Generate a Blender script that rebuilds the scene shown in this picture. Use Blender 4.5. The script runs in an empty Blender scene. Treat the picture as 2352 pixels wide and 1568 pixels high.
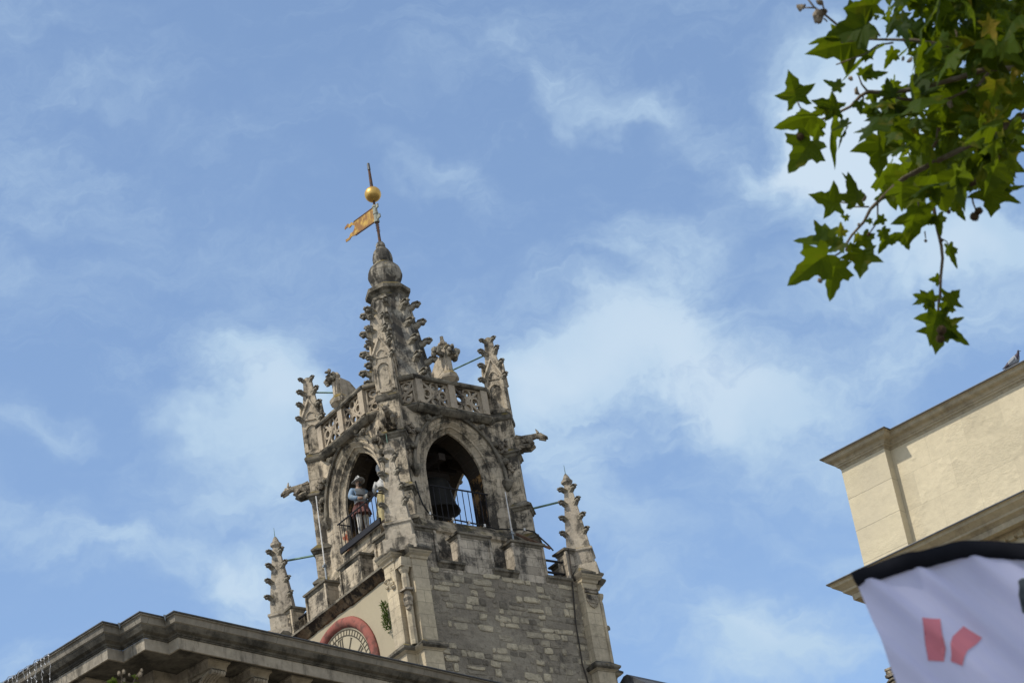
import bpy, bmesh, math, random
import numpy as np
from mathutils import Vector, Matrix, noise
R = math.radians
rnd = random.Random(7)
S = bpy.context.scene
COL = S.collection

# ------------------------------------------------------------------ camera
W, H, F = 2352.0, 1568.0, 5860.9            # calibrated on a 2352 px wide print of the photograph
PITCH, ROLL = 0.4972, 0.1736
CAM = Vector((0, 0, 1.7))
_cp, _sp, _c, _s = math.cos(PITCH), math.sin(PITCH), math.cos(ROLL), math.sin(ROLL)
FWD, UPV, RT = Vector((0, _cp, _sp)), Vector((0, -_sp, _cp)), Vector((1, 0, 0))
def ray(px, py):
    u, v = px - W / 2, -(py - H / 2)
    return FWD * F + RT * (_c * u + _s * v) + UPV * (-_s * u + _c * v)
def at(px, py, y=None, dist=None):
    r = ray(px, py)
    t = (y / r.y) if y is not None else dist / r.length
    return CAM + r * t
cam = bpy.data.cameras.new("camera"); camo = bpy.data.objects.new("camera", cam); COL.objects.link(camo)
ix = RT * _c - UPV * _s; iy = RT * _s + UPV * _c
m = Matrix((ix, iy, -FWD)).transposed().to_4x4(); m.translation = CAM
camo.matrix_world = m
cam.sensor_width = 36; cam.lens = 36 * F / W
cam.clip_start = 0.1; cam.clip_end = 20000
cam.dof.use_dof = True; cam.dof.focus_distance = 66.0; cam.dof.aperture_fstop = 9.0
S.camera = camo

# ------------------------------------------------------------------ sky and sun
SUN_AZ = R(-122)          # from +Y, clockwise positive: sun to the left and a little behind the camera
SUN_EL = R(50)
sd = Vector((math.sin(SUN_AZ) * math.cos(SUN_EL), math.cos(SUN_AZ) * math.cos(SUN_EL), math.sin(SUN_EL)))
S.view_settings.view_transform = 'Standard'; S.view_settings.look = 'None'
S.view_settings.exposure = 0.45; S.view_settings.gamma = 1.0
sun = bpy.data.lights.new("sun", 'SUN'); sun.energy = 2.5; sun.angle = R(1.5); sun.color = (1, .93, .82)
suno = bpy.data.objects.new("sun", sun); COL.objects.link(suno)
suno.rotation_euler = sd.to_track_quat('Z', 'Y').to_euler(); suno.location = (-30, -10, 60)

class NT:
    def __init__(s, tree): s.t = tree; s.n = tree.nodes; s.l = tree.links
    def node(s, typ, **kw):
        n = s.n.new(typ)
        for k, v in kw.items():
            if k.startswith('i_'): s.set(n.inputs[int(k[2:])], v)
            else: setattr(n, k, v)
        return n
    def set(s, sock, v):
        if isinstance(v, bpy.types.NodeSocket): s.l.new(v, sock)
        elif isinstance(v, bpy.types.Node): s.l.new(v.outputs[0], sock)
        else:
            if hasattr(sock.default_value, '__len__') and not hasattr(v, '__len__'): v = (v,) * len(sock.default_value)
            if hasattr(v, '__len__') and len(v) == 3 and len(sock.default_value) == 4: v = (*v, 1)
            sock.default_value = v
    def math(s, op, a, b=0.0, c=None):
        n = s.node('ShaderNodeMath', operation=op); s.set(n.inputs[0], a); s.set(n.inputs[1], b)
        if c is not None: s.set(n.inputs[2], c)
        return n.outputs[0]
    def vmath(s, op, a, b=(0, 0, 0)):
        n = s.node('ShaderNodeVectorMath', operation=op); s.set(n.inputs[0], a); s.set(n.inputs[1], b)
        return n.outputs['Value'] if op in ('DOT_PRODUCT', 'LENGTH') else n.outputs[0]
    def mul(s, v, k): return s.vmath('MULTIPLY', v, k)
    def noise(s, vec, scale=1.0, detail=4.0, rough=.55, dist=0.0, color=False):
        n = s.node('ShaderNodeTexNoise'); s.set(n.inputs['Vector'], vec)
        n.inputs['Scale'].default_value = scale; n.inputs['Detail'].default_value = detail
        n.inputs['Roughness'].default_value = rough; n.inputs['Distortion'].default_value = dist
        return n.outputs['Color' if color else 'Fac']
    def sstep(s, v, a, b):
        n = s.node('ShaderNodeMapRange', interpolation_type='SMOOTHSTEP'); s.set(n.inputs[0], v)
        n.inputs[1].default_value = a; n.inputs[2].default_value = b
        return n.outputs[0]
    def mix(s, f, a, b):
        n = s.node('ShaderNodeMix', data_type='RGBA'); s.set(n.inputs[0], f); s.set(n.inputs[6], a); s.set(n.inputs[7], b)
        return n.outputs[2]

world = bpy.data.worlds.new("World"); S.world = world; world.use_nodes = True
w = NT(world.node_tree); w.n.clear()
sky = w.node('ShaderNodeTexSky', sky_type='NISHITA'); sky.sun_disc = False
sky.sun_elevation = SUN_EL; sky.sun_rotation = SUN_AZ; sky.air_density = 1.0; sky.dust_density = 0.3; sky.ozone_density = 2.5
bgs = w.node('ShaderNodeBackground', i_1=0.145); w.l.new(sky.outputs[0], bgs.inputs[0])
# clouds: soft banks placed by direction (azimuth / elevation plane looking 28.5 degrees up), broken up by noise
tc = w.node('ShaderNodeTexCoord').outputs['Generated']
dF, dU = FWD, UPV
den = w.math('MAXIMUM', w.vmath('DOT_PRODUCT', tc, tuple(dF)), 0.05)
cu = w.math('DIVIDE', w.vmath('DOT_PRODUCT', tc, (1, 0, 0)), den)
cv = w.math('DIVIDE', w.vmath('DOT_PRODUCT', tc, tuple(dU)), den)
cmb = w.node('ShaderNodeCombineXYZ'); w.set(cmb.inputs[0], cu); w.set(cmb.inputs[1], cv); P0 = cmb.outputs[0]
warp = w.noise(P0, 9.0, 5, .6, color=True)
warp2 = w.noise(P0, 40.0, 4, .6, color=True)
P = w.vmath('ADD', P0, w.mul(w.vmath('SUBTRACT', warp, (.5, .5, .5)), .075))
P = w.vmath('ADD', P, w.mul(w.vmath('SUBTRACT', warp2, (.5, .5, .5)), .026))
def pxuv(px, py):
    r = ray(px, py); return (r.dot(RT) / r.dot(FWD), r.dot(UPV) / r.dot(FWD))
BLOBS = [  # centre px, half sizes px, angle (deg, screen), strength
 (1500, 800, 330, 170, 18, .75), (1750, 950, 300, 140, 30, .75), (1250, 760, 260, 120, 10, .5), (1480, 560, 120, 90, 20, .45),
 (2000, 760, 260, 200, 40, .55), (1990, 280, 190, 190, 30, 1.35), (1850, 380, 220, 100, -10, .95), (2150, 560, 260, 110, 10, .8),
 (2300, 640, 160, 120, 0, .55), (600, 850, 150, 110, 10, .8), (680, 960, 180, 120, 60, .6), (520, 1060, 170, 110, 30, .65),
 (450, 1290, 270, 70, 10, .75), (90, 1240, 190, 80, 20, .6), (560, 1360, 160, 80, 30, .55), (30, 600, 60, 60, 0, .4),
 (1370, 235, 150, 55, 12, .62), (1160, 130, 75, 45, 40, .4), (980, 390, 150, 50, 28, .42), (1300, 1010, 200, 130, 30, .55),
 (1420, 1120, 200, 60, 30, .35), (1800, 1490, 240, 110, 0, .85), (1700, 1420, 120, 60, 20, .4), (1950, 1300, 90, 50, 0, .5),
 (1730, 1200, 120, 40, 40, .4), (60, 960, 120, 60, 20, .4), (150, 120, 330, 130, 20, .22), (500, 330, 300, 60, 20, .2), (20, 1540, 160, 60, 0, .5),
 (420, 940, 120, 60, 20, .4), (1200, 900, 200, 90, 0, .5), (1060, 430, 60, 90, -20, .3), (1650, 330, 170, 60, 20, .3), (1560, 620, 200, 120, 30, .35), (300, 1130, 200, 60, 10, .3), (250, 480, 260, 90, 25, .22), (780, 560, 200, 60, 20, .18), (700, 1180, 120, 120, 40, .4), (1250, 560, 120, 60, 40, .25), (880, 130, 260, 70, 15, .18), (1480, 1300, 160, 60, 40, .3),
]
acc = None
for (bx, by, hw, hh, ang, st) in BLOBS:
    u0, v0 = pxuv(bx, by); a = R(ang)
    ua, va = pxuv(bx + math.cos(a) * hw, by + math.sin(a) * hw); ub, vb = pxuv(bx - math.sin(a) * hh, by + math.cos(a) * hh)
    A = Vector((ua - u0, va - v0)); B = Vector((ub - u0, vb - v0))
    q = w.vmath('SUBTRACT', P, (u0, v0, 0))
    ca = w.vmath('DOT_PRODUCT', q, (A.x / A.length_squared, A.y / A.length_squared, 0))
    cb = w.vmath('DOT_PRODUCT', q, (B.x / B.length_squared, B.y / B.length_squared, 0))
    e = w.math('ADD', w.math('MULTIPLY', ca, ca), w.math('MULTIPLY', cb, cb))
    g = w.math('MULTIPLY', w.math('EXPONENT', w.math('MULTIPLY', w.math('POWER', e, 1.5), -0.8)), st)
    acc = g if acc is None else w.math('ADD', acc, g)
strk = w.node('ShaderNodeMapping'); strk.inputs['Rotation'].default_value = (0, 0, R(-38)); strk.inputs['Scale'].default_value = (1.0, 2.2, 1); w.set(strk.inputs[0], P)
fine = w.noise(strk.outputs[0], 15.0, 9, .60, .5)
fine2 = w.noise(P0, 7.0, 6, .55, .3)
# unseen cloud everywhere else in the sky, thickened and whitened for neutral fill light
veil = w.noise(w.mul(tc, (1, 1, 2.2)), 3.2, 8, .6, .6)
amp = w.math('ADD', w.math('MULTIPLY', w.math('MINIMUM', acc, 1.0), .75), .34)
d1 = w.math('ADD', w.math('MULTIPLY', acc, .92), w.math('MULTIPLY', amp, w.math('ADD', w.math('MULTIPLY', w.math('SUBTRACT', fine, .47), 3.1), w.math('MULTIPLY', w.math('SUBTRACT', fine2, .48), 1.3))))
d1 = w.sstep(d1, .0, 1.5)
inF = w.sstep(w.vmath('DOT_PRODUCT', tc, tuple(dF)), .90, .965)
out = w.sstep(veil, .34, .62)
st2 = w.node('ShaderNodeMapping'); st2.inputs['Rotation'].default_value = (0, 0, R(28)); st2.inputs['Scale'].default_value = (1.0, 3.6, 1); w.set(st2.inputs[0], P)
wisps = w.noise(st2.outputs[0], 7.0, 10, .68, .3)
d1 = w.math('ADD', d1, w.math('MULTIPLY', w.sstep(wisps, .46, .78), .42))
cov = w.math('ADD', w.math('MULTIPLY', d1, inF), w.math('MULTIPLY', w.math('MULTIPLY', out, .95), w.math('SUBTRACT', 1.0, inF)))
cov = w.math('MINIMUM', w.math('ADD', w.math('MULTIPLY', cov, .90), .115), .97)
bgc = w.node('ShaderNodeBackground', i_1=1.0); w.set(bgc.inputs[0], w.mix(inF, (.575, .58, .59), w.mix(w.sstep(acc, .85, 1.7), (.355, .475, .605), (.46, .555, .65))))
mx = w.node('ShaderNodeMixShader'); w.set(mx.inputs[0], cov); w.l.new(bgs.outputs[0], mx.inputs[1]); w.l.new(bgc.outputs[0], mx.inputs[2])
wo = w.node('ShaderNodeOutputWorld'); w.l.new(mx.outputs[0], wo.inputs[0])

# ------------------------------------------------------------------ materials
MATS = {}
def newmat(name, rough=.9, spec=.15, metal=0.0):
    mt = bpy.data.materials.new(name); mt.use_nodes = True
    t = NT(mt.node_tree); b = t.n['Principled BSDF']
    b.inputs['Roughness'].default_value = rough; b.inputs['Specular IOR Level'].default_value = spec; b.inputs['Metallic'].default_value = metal
    MATS[name] = mt
    return t, b
def bump(t, b, h, strength=.5, dist=.02):
    n = t.node('ShaderNodeBump'); n.inputs['Strength'].default_value = strength; n.inputs['Distance'].default_value = dist
    t.set(n.inputs['Height'], h); t.l.new(n.outputs[0], b.inputs['Normal'])
def stone(name, base, alt, dark=(.045, .043, .04), damt=.8, dlo=.48, dhi=.66, joints=None, jd=.5, lichen=(.10, .085, .03), top=.8, bstr=.6, bdist=.02, attr=False, seed=0.0, pits=0.0, streak=.4, blockvar=.18, vr=.96, jb=1.2, pscale=38):
    t, b = newmat(name)
    tcn = t.node('ShaderNodeTexCoord').outputs['Object']
    co = t.vmath('ADD', tcn, (seed, seed * .7, seed * .3))
    n1 = t.noise(co, .9, 6, .6)
    c = t.mix(t.sstep(n1, .35, .65), base, alt)
    n3 = t.noise(co, 8, 8, .72)
    val = t.math('ADD', 1 - vr / 2, t.math('MULTIPLY', n3, vr))
    hh = n3
    jf = None
    if joints:
        sp = t.node('ShaderNodeSeparateXYZ'); t.set(sp.inputs[0], co)
        cb = t.node('ShaderNodeCombineXYZ'); t.set(cb.inputs[0], t.math('ADD', sp.outputs[0], sp.outputs[1])); t.set(cb.inputs[1], sp.outputs[2])
        vec = t.vmath('ADD', cb.outputs[0], t.mul(t.noise(co, 5, 2, color=True), .015))
        br = t.node('ShaderNodeTexBrick'); t.set(br.inputs['Vector'], vec)
        br.inputs['Scale'].default_value = 1; br.inputs['Brick Width'].default_value = joints[0]; br.inputs['Row Height'].default_value = joints[1]
        br.inputs['Mortar Size'].default_value = .007; br.inputs['Mortar Smooth'].default_value = .3
        br.inputs['Color1'].default_value = (0, 0, 0, 1); br.inputs['Color2'].default_value = (1, 1, 1, 1); br.inputs['Mortar'].default_value = (.5, .5, .5, 1)
        jf = br.outputs['Fac']
        val = t.math('MULTIPLY', val, t.math('ADD', 1 - blockvar / 2, t.math('MULTIPLY', br.outputs['Color'], blockvar)))
        hh = t.math('SUBTRACT', hh, t.math('MULTIPLY', jf, jb))
    if attr:
        at_ = t.node('ShaderNodeAttribute', attribute_name='tone')
        msk_ = t.sstep(t.noise(co, 5, 7, .7), .30, .50)
        c = t.mix(t.math('MULTIPLY', t.sstep(at_.outputs['Fac'], .25, 1.0), msk_), c, attr)
        c = t.mix(t.math('MULTIPLY', t.sstep(at_.outputs['Fac'], .22, .0), msk_), c, (.125, .11, .085))
    sx = t.mul(co, (2.6, 2.6, .32))
    n2 = t.math('ADD', t.math('MULTIPLY', t.noise(sx, 1.25, 9, .74, .3), streak), t.math('MULTIPLY', t.noise(co, 1.9, 9, .76, .4), 1 - streak))
    st = t.math('MULTIPLY', t.sstep(n2, dlo, dhi), damt)
    c = t.mix(st, c, dark)
    geo = t.node('ShaderNodeNewGeometry'); sn = t.node('ShaderNodeSeparateXYZ'); t.l.new(geo.outputs['Normal'], sn.inputs[0])
    up = t.math('MULTIPLY', t.math('MULTIPLY', t.sstep(sn.outputs[2], .15, .6), t.sstep(t.noise(co, 2.2, 5), .3, .55)), top)
    c = t.mix(up, c, t.mix(t.sstep(t.noise(co, 3.1, 3), .5, .62), (.05, .048, .04), lichen))
    vm = t.node('ShaderNodeMix', data_type='RGBA', blend_type='MULTIPLY'); vm.inputs[0].default_value = 1
    t.set(vm.inputs[6], c); cv_ = t.node('ShaderNodeCombineXYZ'); [t.set(cv_.inputs[i], val) for i in range(3)]; t.l.new(cv_.outputs[0], vm.inputs[7]); c = vm.outputs[2]
    if jf is not None: c = t.mix(t.math('MULTIPLY', jf, jd), c, (.10, .09, .075))
    if pits:
        vz = t.noise(t.mul(co, (1, 1, 1.7)), pscale, 5, .7)
        msk = t.sstep(t.noise(co, 1.5, 3), .46, .58)
        hh = t.math('ADD', hh, t.math('MULTIPLY', t.math('MULTIPLY', vz, msk), pits))
    t.set(b.inputs['Base Color'], c)
    bump(t, b, hh, bstr, bdist)
    return MATS[name]
stone('tower_stone', (0.569, 0.474, 0.339), (0.446, 0.382, 0.290), dark=(.04, .037, .032), damt=.93, dlo=.455, dhi=.56, joints=(.62, .30), jd=.45, bdist=.03)
stone('carved_stone', (0.508, 0.425, 0.310), (0.362, 0.311, 0.241), dark=(.035, .032, .028), damt=.95, dlo=.44, dhi=.57, bdist=.035, seed=3.3)
stone('pinnacle_stone', (0.492, 0.429, 0.332), (0.385, 0.333, 0.262), dark=(.06, .055, .045), damt=.9, dlo=.48, dhi=.60, bdist=.05, seed=4.4, lichen=(.20, .14, .03))
stone('turret_stone', (0.531, 0.451, 0.335), (0.426, 0.365, 0.278), dark=(.05, .046, .038), damt=.95, dlo=.47, dhi=.58, bdist=.04, seed=12.3, lichen=(.20, .14, .03))
stone('clean_stone', (0.566, 0.477, 0.328), (0.479, 0.407, 0.292), damt=.6, dlo=.5, dhi=.7, joints=(.7, .33), jd=.4, seed=5.1)
stone('spire_stone', (0.422, 0.380, 0.300), (0.311, 0.283, 0.234), dark=(.05, .046, .04), damt=.93, dlo=.44, dhi=.54, joints=(.6, .36), jd=.3, lichen=(.22, .16, .03), seed=8.0, streak=.5)
stone('crocket_stone', (0.355, 0.317, 0.247), (0.253, 0.229, 0.184), dark=(.04, .037, .032), damt=.9, dlo=.47, dhi=.58, lichen=(.20, .14, .03), top=.9, seed=1.7)
stone('rubble_mortar', (0.268, 0.233, 0.181), (0.355, 0.311, 0.239), dark=(.075, .07, .06), damt=.7, dlo=.50, dhi=.66, attr=(.60, .52, .37), bdist=.07, bstr=1.0, streak=.15, seed=2.2)
stone('parapet_stone', (0.491, 0.424, 0.328), (0.354, 0.311, 0.248), dark=(.05, .047, .042), damt=.9, dlo=.46, dhi=.58, joints=(.45, .24), jd=.5, seed=6.4, bdist=.03, blockvar=.5)
stone('rusty_grime_shade', (.19, .145, .09), (.13, .085, .05), dark=(.025, .02, .016), damt=.95, dlo=.46, dhi=.54, lichen=(.2, .1, .03), bdist=.05, seed=13)
stone('tracery_stone', (0.477, 0.394, 0.285), (0.388, 0.329, 0.252), dark=(.045, .04, .035), damt=.9, dlo=.50, dhi=.62, bdist=.03, seed=7.7)
stone('weathered_stone', (0.271, 0.239, 0.183), (0.169, 0.151, 0.120), dark=(.035, .032, .026), damt=.9, dlo=.45, dhi=.6, bdist=.04, seed=11, lichen=(.16, .12, .03))
stone('plaster', (.42, .365, .255), (.40, .345, .245), dark=(.30, .26, .19), damt=.4, dlo=.5, dhi=.7, bstr=.25, bdist=.01, vr=.2)
stone('interior_shade_stone', (.06, .045, .03), (.045, .036, .028), damt=.7, joints=(.6, .3), seed=9)  # belfry interior's shade put into a dark stone colour
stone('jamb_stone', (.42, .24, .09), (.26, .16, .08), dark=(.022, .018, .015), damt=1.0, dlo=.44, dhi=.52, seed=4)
stone('town_hall_stone', (.40, .355, .28), (.32, .285, .23), dark=(.06, .055, .045), damt=.85, dlo=.48, dhi=.64, joints=(1.4, 3), jd=.4, lichen=(.08, .075, .05), bdist=.015, blockvar=.1, streak=.6)
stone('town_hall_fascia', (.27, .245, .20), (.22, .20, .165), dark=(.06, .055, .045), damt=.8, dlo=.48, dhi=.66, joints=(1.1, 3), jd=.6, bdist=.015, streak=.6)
stone('grimy_shade_grey', (.17, .155, .125), (.12, .11, .09), dark=(.035, .033, .028), damt=.9, dlo=.42, dhi=.6, bdist=.02, streak=.3)  # grime plus the shade under the cornice, both put into the colour
stone('theatre_smooth', (0.621, 0.545, 0.381), (0.567, 0.500, 0.360), dark=(.44, .37, .26), damt=.3, dlo=.52, dhi=.7, joints=(40, .6), jd=.3, top=.3, bdist=.014, pits=1.0, blockvar=.08, vr=.3, pscale=22)
stone('theatre_rough', (0.611, 0.535, 0.376), (0.582, 0.510, 0.360), dark=(.50, .43, .31), damt=.25, dlo=.5, dhi=.62, joints=(.75, .62), jd=.07, top=.3, bstr=.65, bdist=.018, pits=1.3, blockvar=.12, vr=.34, jb=.12, pscale=15)
stone('theatre_cornice', (.52, .44, .295), (.43, .365, .25), dark=(.12, .10, .08), damt=.5, dlo=.47, dhi=.68, top=.4, bdist=.015, streak=.2, seed=3)
stone('roof_slab', (.13, .12, .11), (.09, .085, .08), damt=.5, top=.2)
stone('ground_stone', (.15, .14, .125), (.12, .115, .105), damt=.3, joints=(.6, .4), top=0)
def simple(name, col, rough=.6, metal=0.0, spec=.3, var=.25, scale=6.0, col2=None, vlo=.35, vhi=.65):
    t, b = newmat(name, rough, spec, metal)
    co = t.node('ShaderNodeTexCoord').outputs['Object']
    n = t.noise(co, scale, 5, .6)
    c2 = col2 or tuple(x * (1 - var) for x in col)
    t.set(b.inputs['Base Color'], t.mix(t.sstep(n, vlo, vhi), col, c2))
    bump(t, b, n, .2, .005)
    return MATS[name]
simple('gold', (.66, .43, .13), .42, .85, scale=5, col2=(.54, .33, .09))
simple('gilt_copper', (.30, .15, .05), .5, .3, scale=4, col2=(.62, .40, .09), vlo=.42, vhi=.66)
simple('iron', (.025, .025, .03), .6, .3)
simple('rust_iron', (.16, .075, .04), .8, .2, col2=(.07, .06, .055), scale=12)
simple('zinc', (.30, .32, .33), .45, .5, col2=(.22, .24, .25))
simple('dark_zinc', (.10, .105, .11), .5, .5)
simple('pipe_brown', (.075, .06, .045), .8, .1, col2=(.05, .045, .04), scale=12)
simple('verdigris', (.20, .33, .26), .8, .1, col2=(.13, .20, .15))
simple('sleeve_metal', (.36, .37, .32), .7, .2, col2=(.24, .25, .2), scale=14)
simple('red_plaster', (.31, .115, .092), .9, 0, .1, col2=(.15, .075, .062), scale=4.5, vlo=.42, vhi=.68)
simple('red_moss', (.24, .06, .03), .9, 0, .1, col2=(.42, .35, .25), scale=5, vlo=.40, vhi=.52)
simple('clock_black', (.10, .085, .06), .8)
simple('clock_cream', (.44, .385, .27), .85, col2=(.40, .35, .25), scale=2)
simple('bronze', (.022, .021, .018), .7, .3, col2=(.016, .016, .014))
simple('white_rod', (.82, .80, .76), .6, spec=.1)
simple('black_cable', (.02, .02, .02), .5)
simple('beam_wood', (.035, .026, .02), .9, col2=(.025, .02, .016))
simple('wood_brown', (.17, .10, .065), .8, col2=(.10, .06, .04), scale=10)
simple('blue_paint', (.17, .26, .38), .7, col2=(.30, .35, .38), scale=12, vlo=.5, vhi=.62)
simple('grey_armour', (.22, .24, .26), .6, col2=(.32, .33, .33), scale=8)
simple('steel_helmet', (.42, .42, .41), .5, .3, col2=(.26, .26, .25), scale=12)
simple('skirt_red', (.15, .065, .055), .8, col2=(.11, .045, .04), scale=10)
simple('white_paint', (.62, .60, .55), .7, col2=(.36, .34, .31), scale=14, vlo=.5, vhi=.65)
simple('pale_silver', (.60, .60, .58), .55, col2=(.34, .34, .34), scale=16, vlo=.45, vhi=.62)
simple('yellow_paint', (.46, .39, .20), .7, col2=(.33, .28, .16), scale=8)
simple('skin_paint', (.40, .26, .18), .7)
simple('shoe_black', (.03, .028, .027), .6)
simple('sleeve_black', (.016, .017, .022), .95, spec=.02)
simple('emblem_red', (.60, .20, .245), .85, var=.08)
simple('print_black', (.03, .04, .05), .85, col2=(.10, .12, .13), scale=20)
simple('pigeon_grey', (.33, .35, .38), .7, col2=(.26, .28, .31), scale=15)
simple('pigeon_dark', (.055, .055, .075), .5, col2=(.07, .05, .075), scale=20)
simple('pigeon_red', (.35, .08, .06), .6)
simple('bark', (.15, .12, .09), .9, col2=(.28, .26, .20), scale=5)
simple('twig', (.12, .085, .05), .9, col2=(.20, .17, .13), scale=20)
simple('seed', (.075, .05, .025), .95, scale=40)
simple('dry_bud', (.32, .27, .20), .9, col2=(.18, .14, .10), scale=30)
simple('light_wire', (.42, .42, .42), .6)
simple('lamp_glass', (.72, .73, .75), .3)
simple('lead_roof', (.085, .09, .095), .7, col2=(.05, .05, .055), scale=4)
def leafmat(name, a, b_, yel, trans):
    t, b = newmat(name, .6, .12)
    at_ = t.node('ShaderNodeAttribute', attribute_name='tone')
    co = t.node('ShaderNodeTexCoord').outputs['Object']
    c = t.mix(at_.outputs['Fac'], a, b_)
    c = t.mix(t.math('MULTIPLY', t.sstep(at_.outputs['Fac'], .80, 1.0), t.sstep(t.noise(co, 9, 3), .4, .6)), c, yel)
    c = t.mix(t.math('MULTIPLY', t.sstep(t.noise(co, 14, 3), .55, .7), .25), c, yel)
    geo = t.node('ShaderNodeNewGeometry')
    t.set(b.inputs['Base Color'], c)
    tr = t.node('ShaderNodeBsdfTranslucent'); t.set(tr.inputs[0], t.mix(.5, c, trans))
    mxs = t.node('ShaderNodeMixShader', i_0=.42); t.l.new(b.outputs[0], mxs.inputs[1]); t.l.new(tr.outputs[0], mxs.inputs[2])
    t.l.new(mxs.outputs[0], t.n['Material Output'].inputs[0])
leafmat('leaf', (.013, .034, .005), (.050, .085, .008), (.22, .15, .02), (.32, .43, .004))
leafmat('weed', (.05, .09, .02), (.09, .13, .03), (.14, .12, .03), (.12, .2, .03))
t, b = newmat('fabric_white', .85, .1)
co = t.node('ShaderNodeTexCoord').outputs['Object']; n = t.noise(co, 3, 3)
t.set(b.inputs['Base Color'], t.mix(n, (.64, .67, .92), (.59, .62, .88)))
tr = t.node('ShaderNodeBsdfTranslucent', i_0=(.68, .71, .95, 1)); mxs = t.node('ShaderNodeMixShader', i_0=.4)
t.l.new(b.outputs[0], mxs.inputs[1]); t.l.new(tr.outputs[0], mxs.inputs[2]); t.l.new(mxs.outputs[0], t.n['Material Output'].inputs[0])

# ------------------------------------------------------------------ mesh helpers
class MB:
    def __init__(s): s.v = []; s.f = []; s.mi = []; s.tone = []; s.tv = 0.0; s.m = 0
    def add(s, vs, fs):
        o = len(s.v); s.v += [tuple(v) for v in vs]
        for f in fs: s.f.append(tuple(i + o for i in f)); s.mi.append(s.m); s.tone.append(s.tv)
        return s
    def box(s, x0, x1, y0, y1, z0, z1, tx=0, ty=0):
        vs = [(x0, y0, z0), (x1, y0, z0), (x1, y1, z0), (x0, y1, z0), (x0 + tx, y0 + ty, z1), (x1 - tx, y0 + ty, z1), (x1 - tx, y1 - ty, z1), (x0 + tx, y1 - ty, z1)]
        return s.add(vs, [(3, 2, 1, 0), (4, 5, 6, 7), (0, 1, 5, 4), (1, 2, 6, 5), (2, 3, 7, 6), (3, 0, 4, 7)])
    def loft(s, rings, caps=True, closed=True):
        n = len(rings[0]); vs = [p for r in rings for p in r]; fs = []
        for k in range(len(rings) - 1):
            for i in range(n if closed else n - 1):
                j = (i + 1) % n; fs.append((k * n + i, k * n + j, (k + 1) * n + j, (k + 1) * n + i))
        if caps: fs += [tuple(range(n - 1, -1, -1)), tuple(range((len(rings) - 1) * n, len(rings) * n))]
        return s.add(vs, fs)
    def lathe(s, prof, n=8, c=(0, 0), ph=0.0, caps=True):
        return s.loft([[(c[0] + r * math.cos(ph + 2 * math.pi * i / n), c[1] + r * math.sin(ph + 2 * math.pi * i / n), z) for i in range(n)] for r, z in prof], caps)
    def tube(s, pts, rad, n=6, flat=1.0):
        pts = [Vector(p) for p in pts]; rings = []
        if not hasattr(rad, '__len__'): rad = [rad] * len(pts)
        a = None
        for i, p in enumerate(pts):
            d = (pts[min(i + 1, len(pts) - 1)] - pts[max(i - 1, 0)]).normalized()
            if a is None:
                u = Vector((.13, .21, 1)).normalized()
                a = d.cross(u if abs(d.dot(u)) < .95 else Vector((1, .1, 0))).normalized()
            else:
                q = a - d * a.dot(d)
                a = q.normalized() if q.length > 1e-4 else d.cross(Vector((.3, .9, .2))).normalized()
            b_ = d.cross(a)
            rings.append([p + (a * math.cos(2 * math.pi * k / n) + b_ * math.sin(2 * math.pi * k / n) * flat) * rad[i] for k in range(n)])
        return s.loft(rings)
    def ball(s, c, r, n=8, k=6, sc=(1, 1, 1)):
        rings = []
        for i in range(k + 1):
            t_ = math.pi * i / k; rr = max(math.sin(t_), .02); zz = -math.cos(t_)
            rings.append([(c[0] + r * sc[0] * rr * math.cos(2 * math.pi * j / n), c[1] + r * sc[1] * rr * math.sin(2 * math.pi * j / n), c[2] + r * sc[2] * zz) for j in range(n)])
        return s.loft(rings)
    def xf(s, M, i0=0):
        for i in range(i0, len(s.v)): s.v[i] = tuple(M @ Vector(s.v[i]))
        return s
    def jit(s, a, sc=3.0, i0=0):
        for i in range(i0, len(s.v)):
            p = Vector(s.v[i]); q = noise.noise_vector(p * sc + Vector((3.1, 7.7, 1.3))); s.v[i] = tuple(p + q * a)
        return s
    def sub(s, other, M=None):
        vs = [tuple(M @ Vector(v)) for v in other.v] if M else other.v
        o = len(s.v); s.v += vs
        for f, t_ in zip(other.f, other.tone): s.f.append(tuple(i + o for i in f)); s.mi.append(s.m); s.tone.append(t_)
        return s
    def build(s, name, mats, parent=None, smooth=False, bev=0.0, fixn=True):
        me = bpy.data.meshes.new(name); me.from_pydata(s.v, [], s.f)
        for mm in (mats if isinstance(mats, (list, tuple)) else [mats]): me.materials.append(MATS[mm])
        for p, i in zip(me.polygons, s.mi): p.material_index = i; p.use_smooth = smooth
        a = me.attributes.new('tone', 'FLOAT', 'FACE')
        for i, tv in enumerate(s.tone): a.data[i].value = tv
        if fixn or bev:
            bm = bmesh.new(); bm.from_mesh(me)
            if fixn: bmesh.ops.recalc_face_normals(bm, faces=bm.faces)
            bm.to_mesh(me); bm.free()
        me.update()
        o = bpy.data.objects.new(name, me); COL.objects.link(o)
        if parent: o.parent = parent
        return o
def thing(name, label, cat, loc=(0, 0, 0), rz=0.0, group=None):
    o = bpy.data.objects.new(name, None); COL.objects.link(o); o.location = loc; o.rotation_euler = (0, 0, rz)
    o['label'] = label; o['category'] = cat
    if group: o['group'] = group
    return o
def tag(o, label, cat, group=None):
    o['label'] = label; o['category'] = cat
    if group: o['group'] = group
    return o
def dup(o, parent, loc=None, rz=None):
    c = o.copy(); COL.objects.link(c); c.parent = parent
    if loc is not None: c.location = loc
    if rz is not None: c.rotation_euler = (0, 0, rz)
    for ch in list(o.children):
        d = ch.copy(); COL.objects.link(d); d.parent = c
    return c
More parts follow.
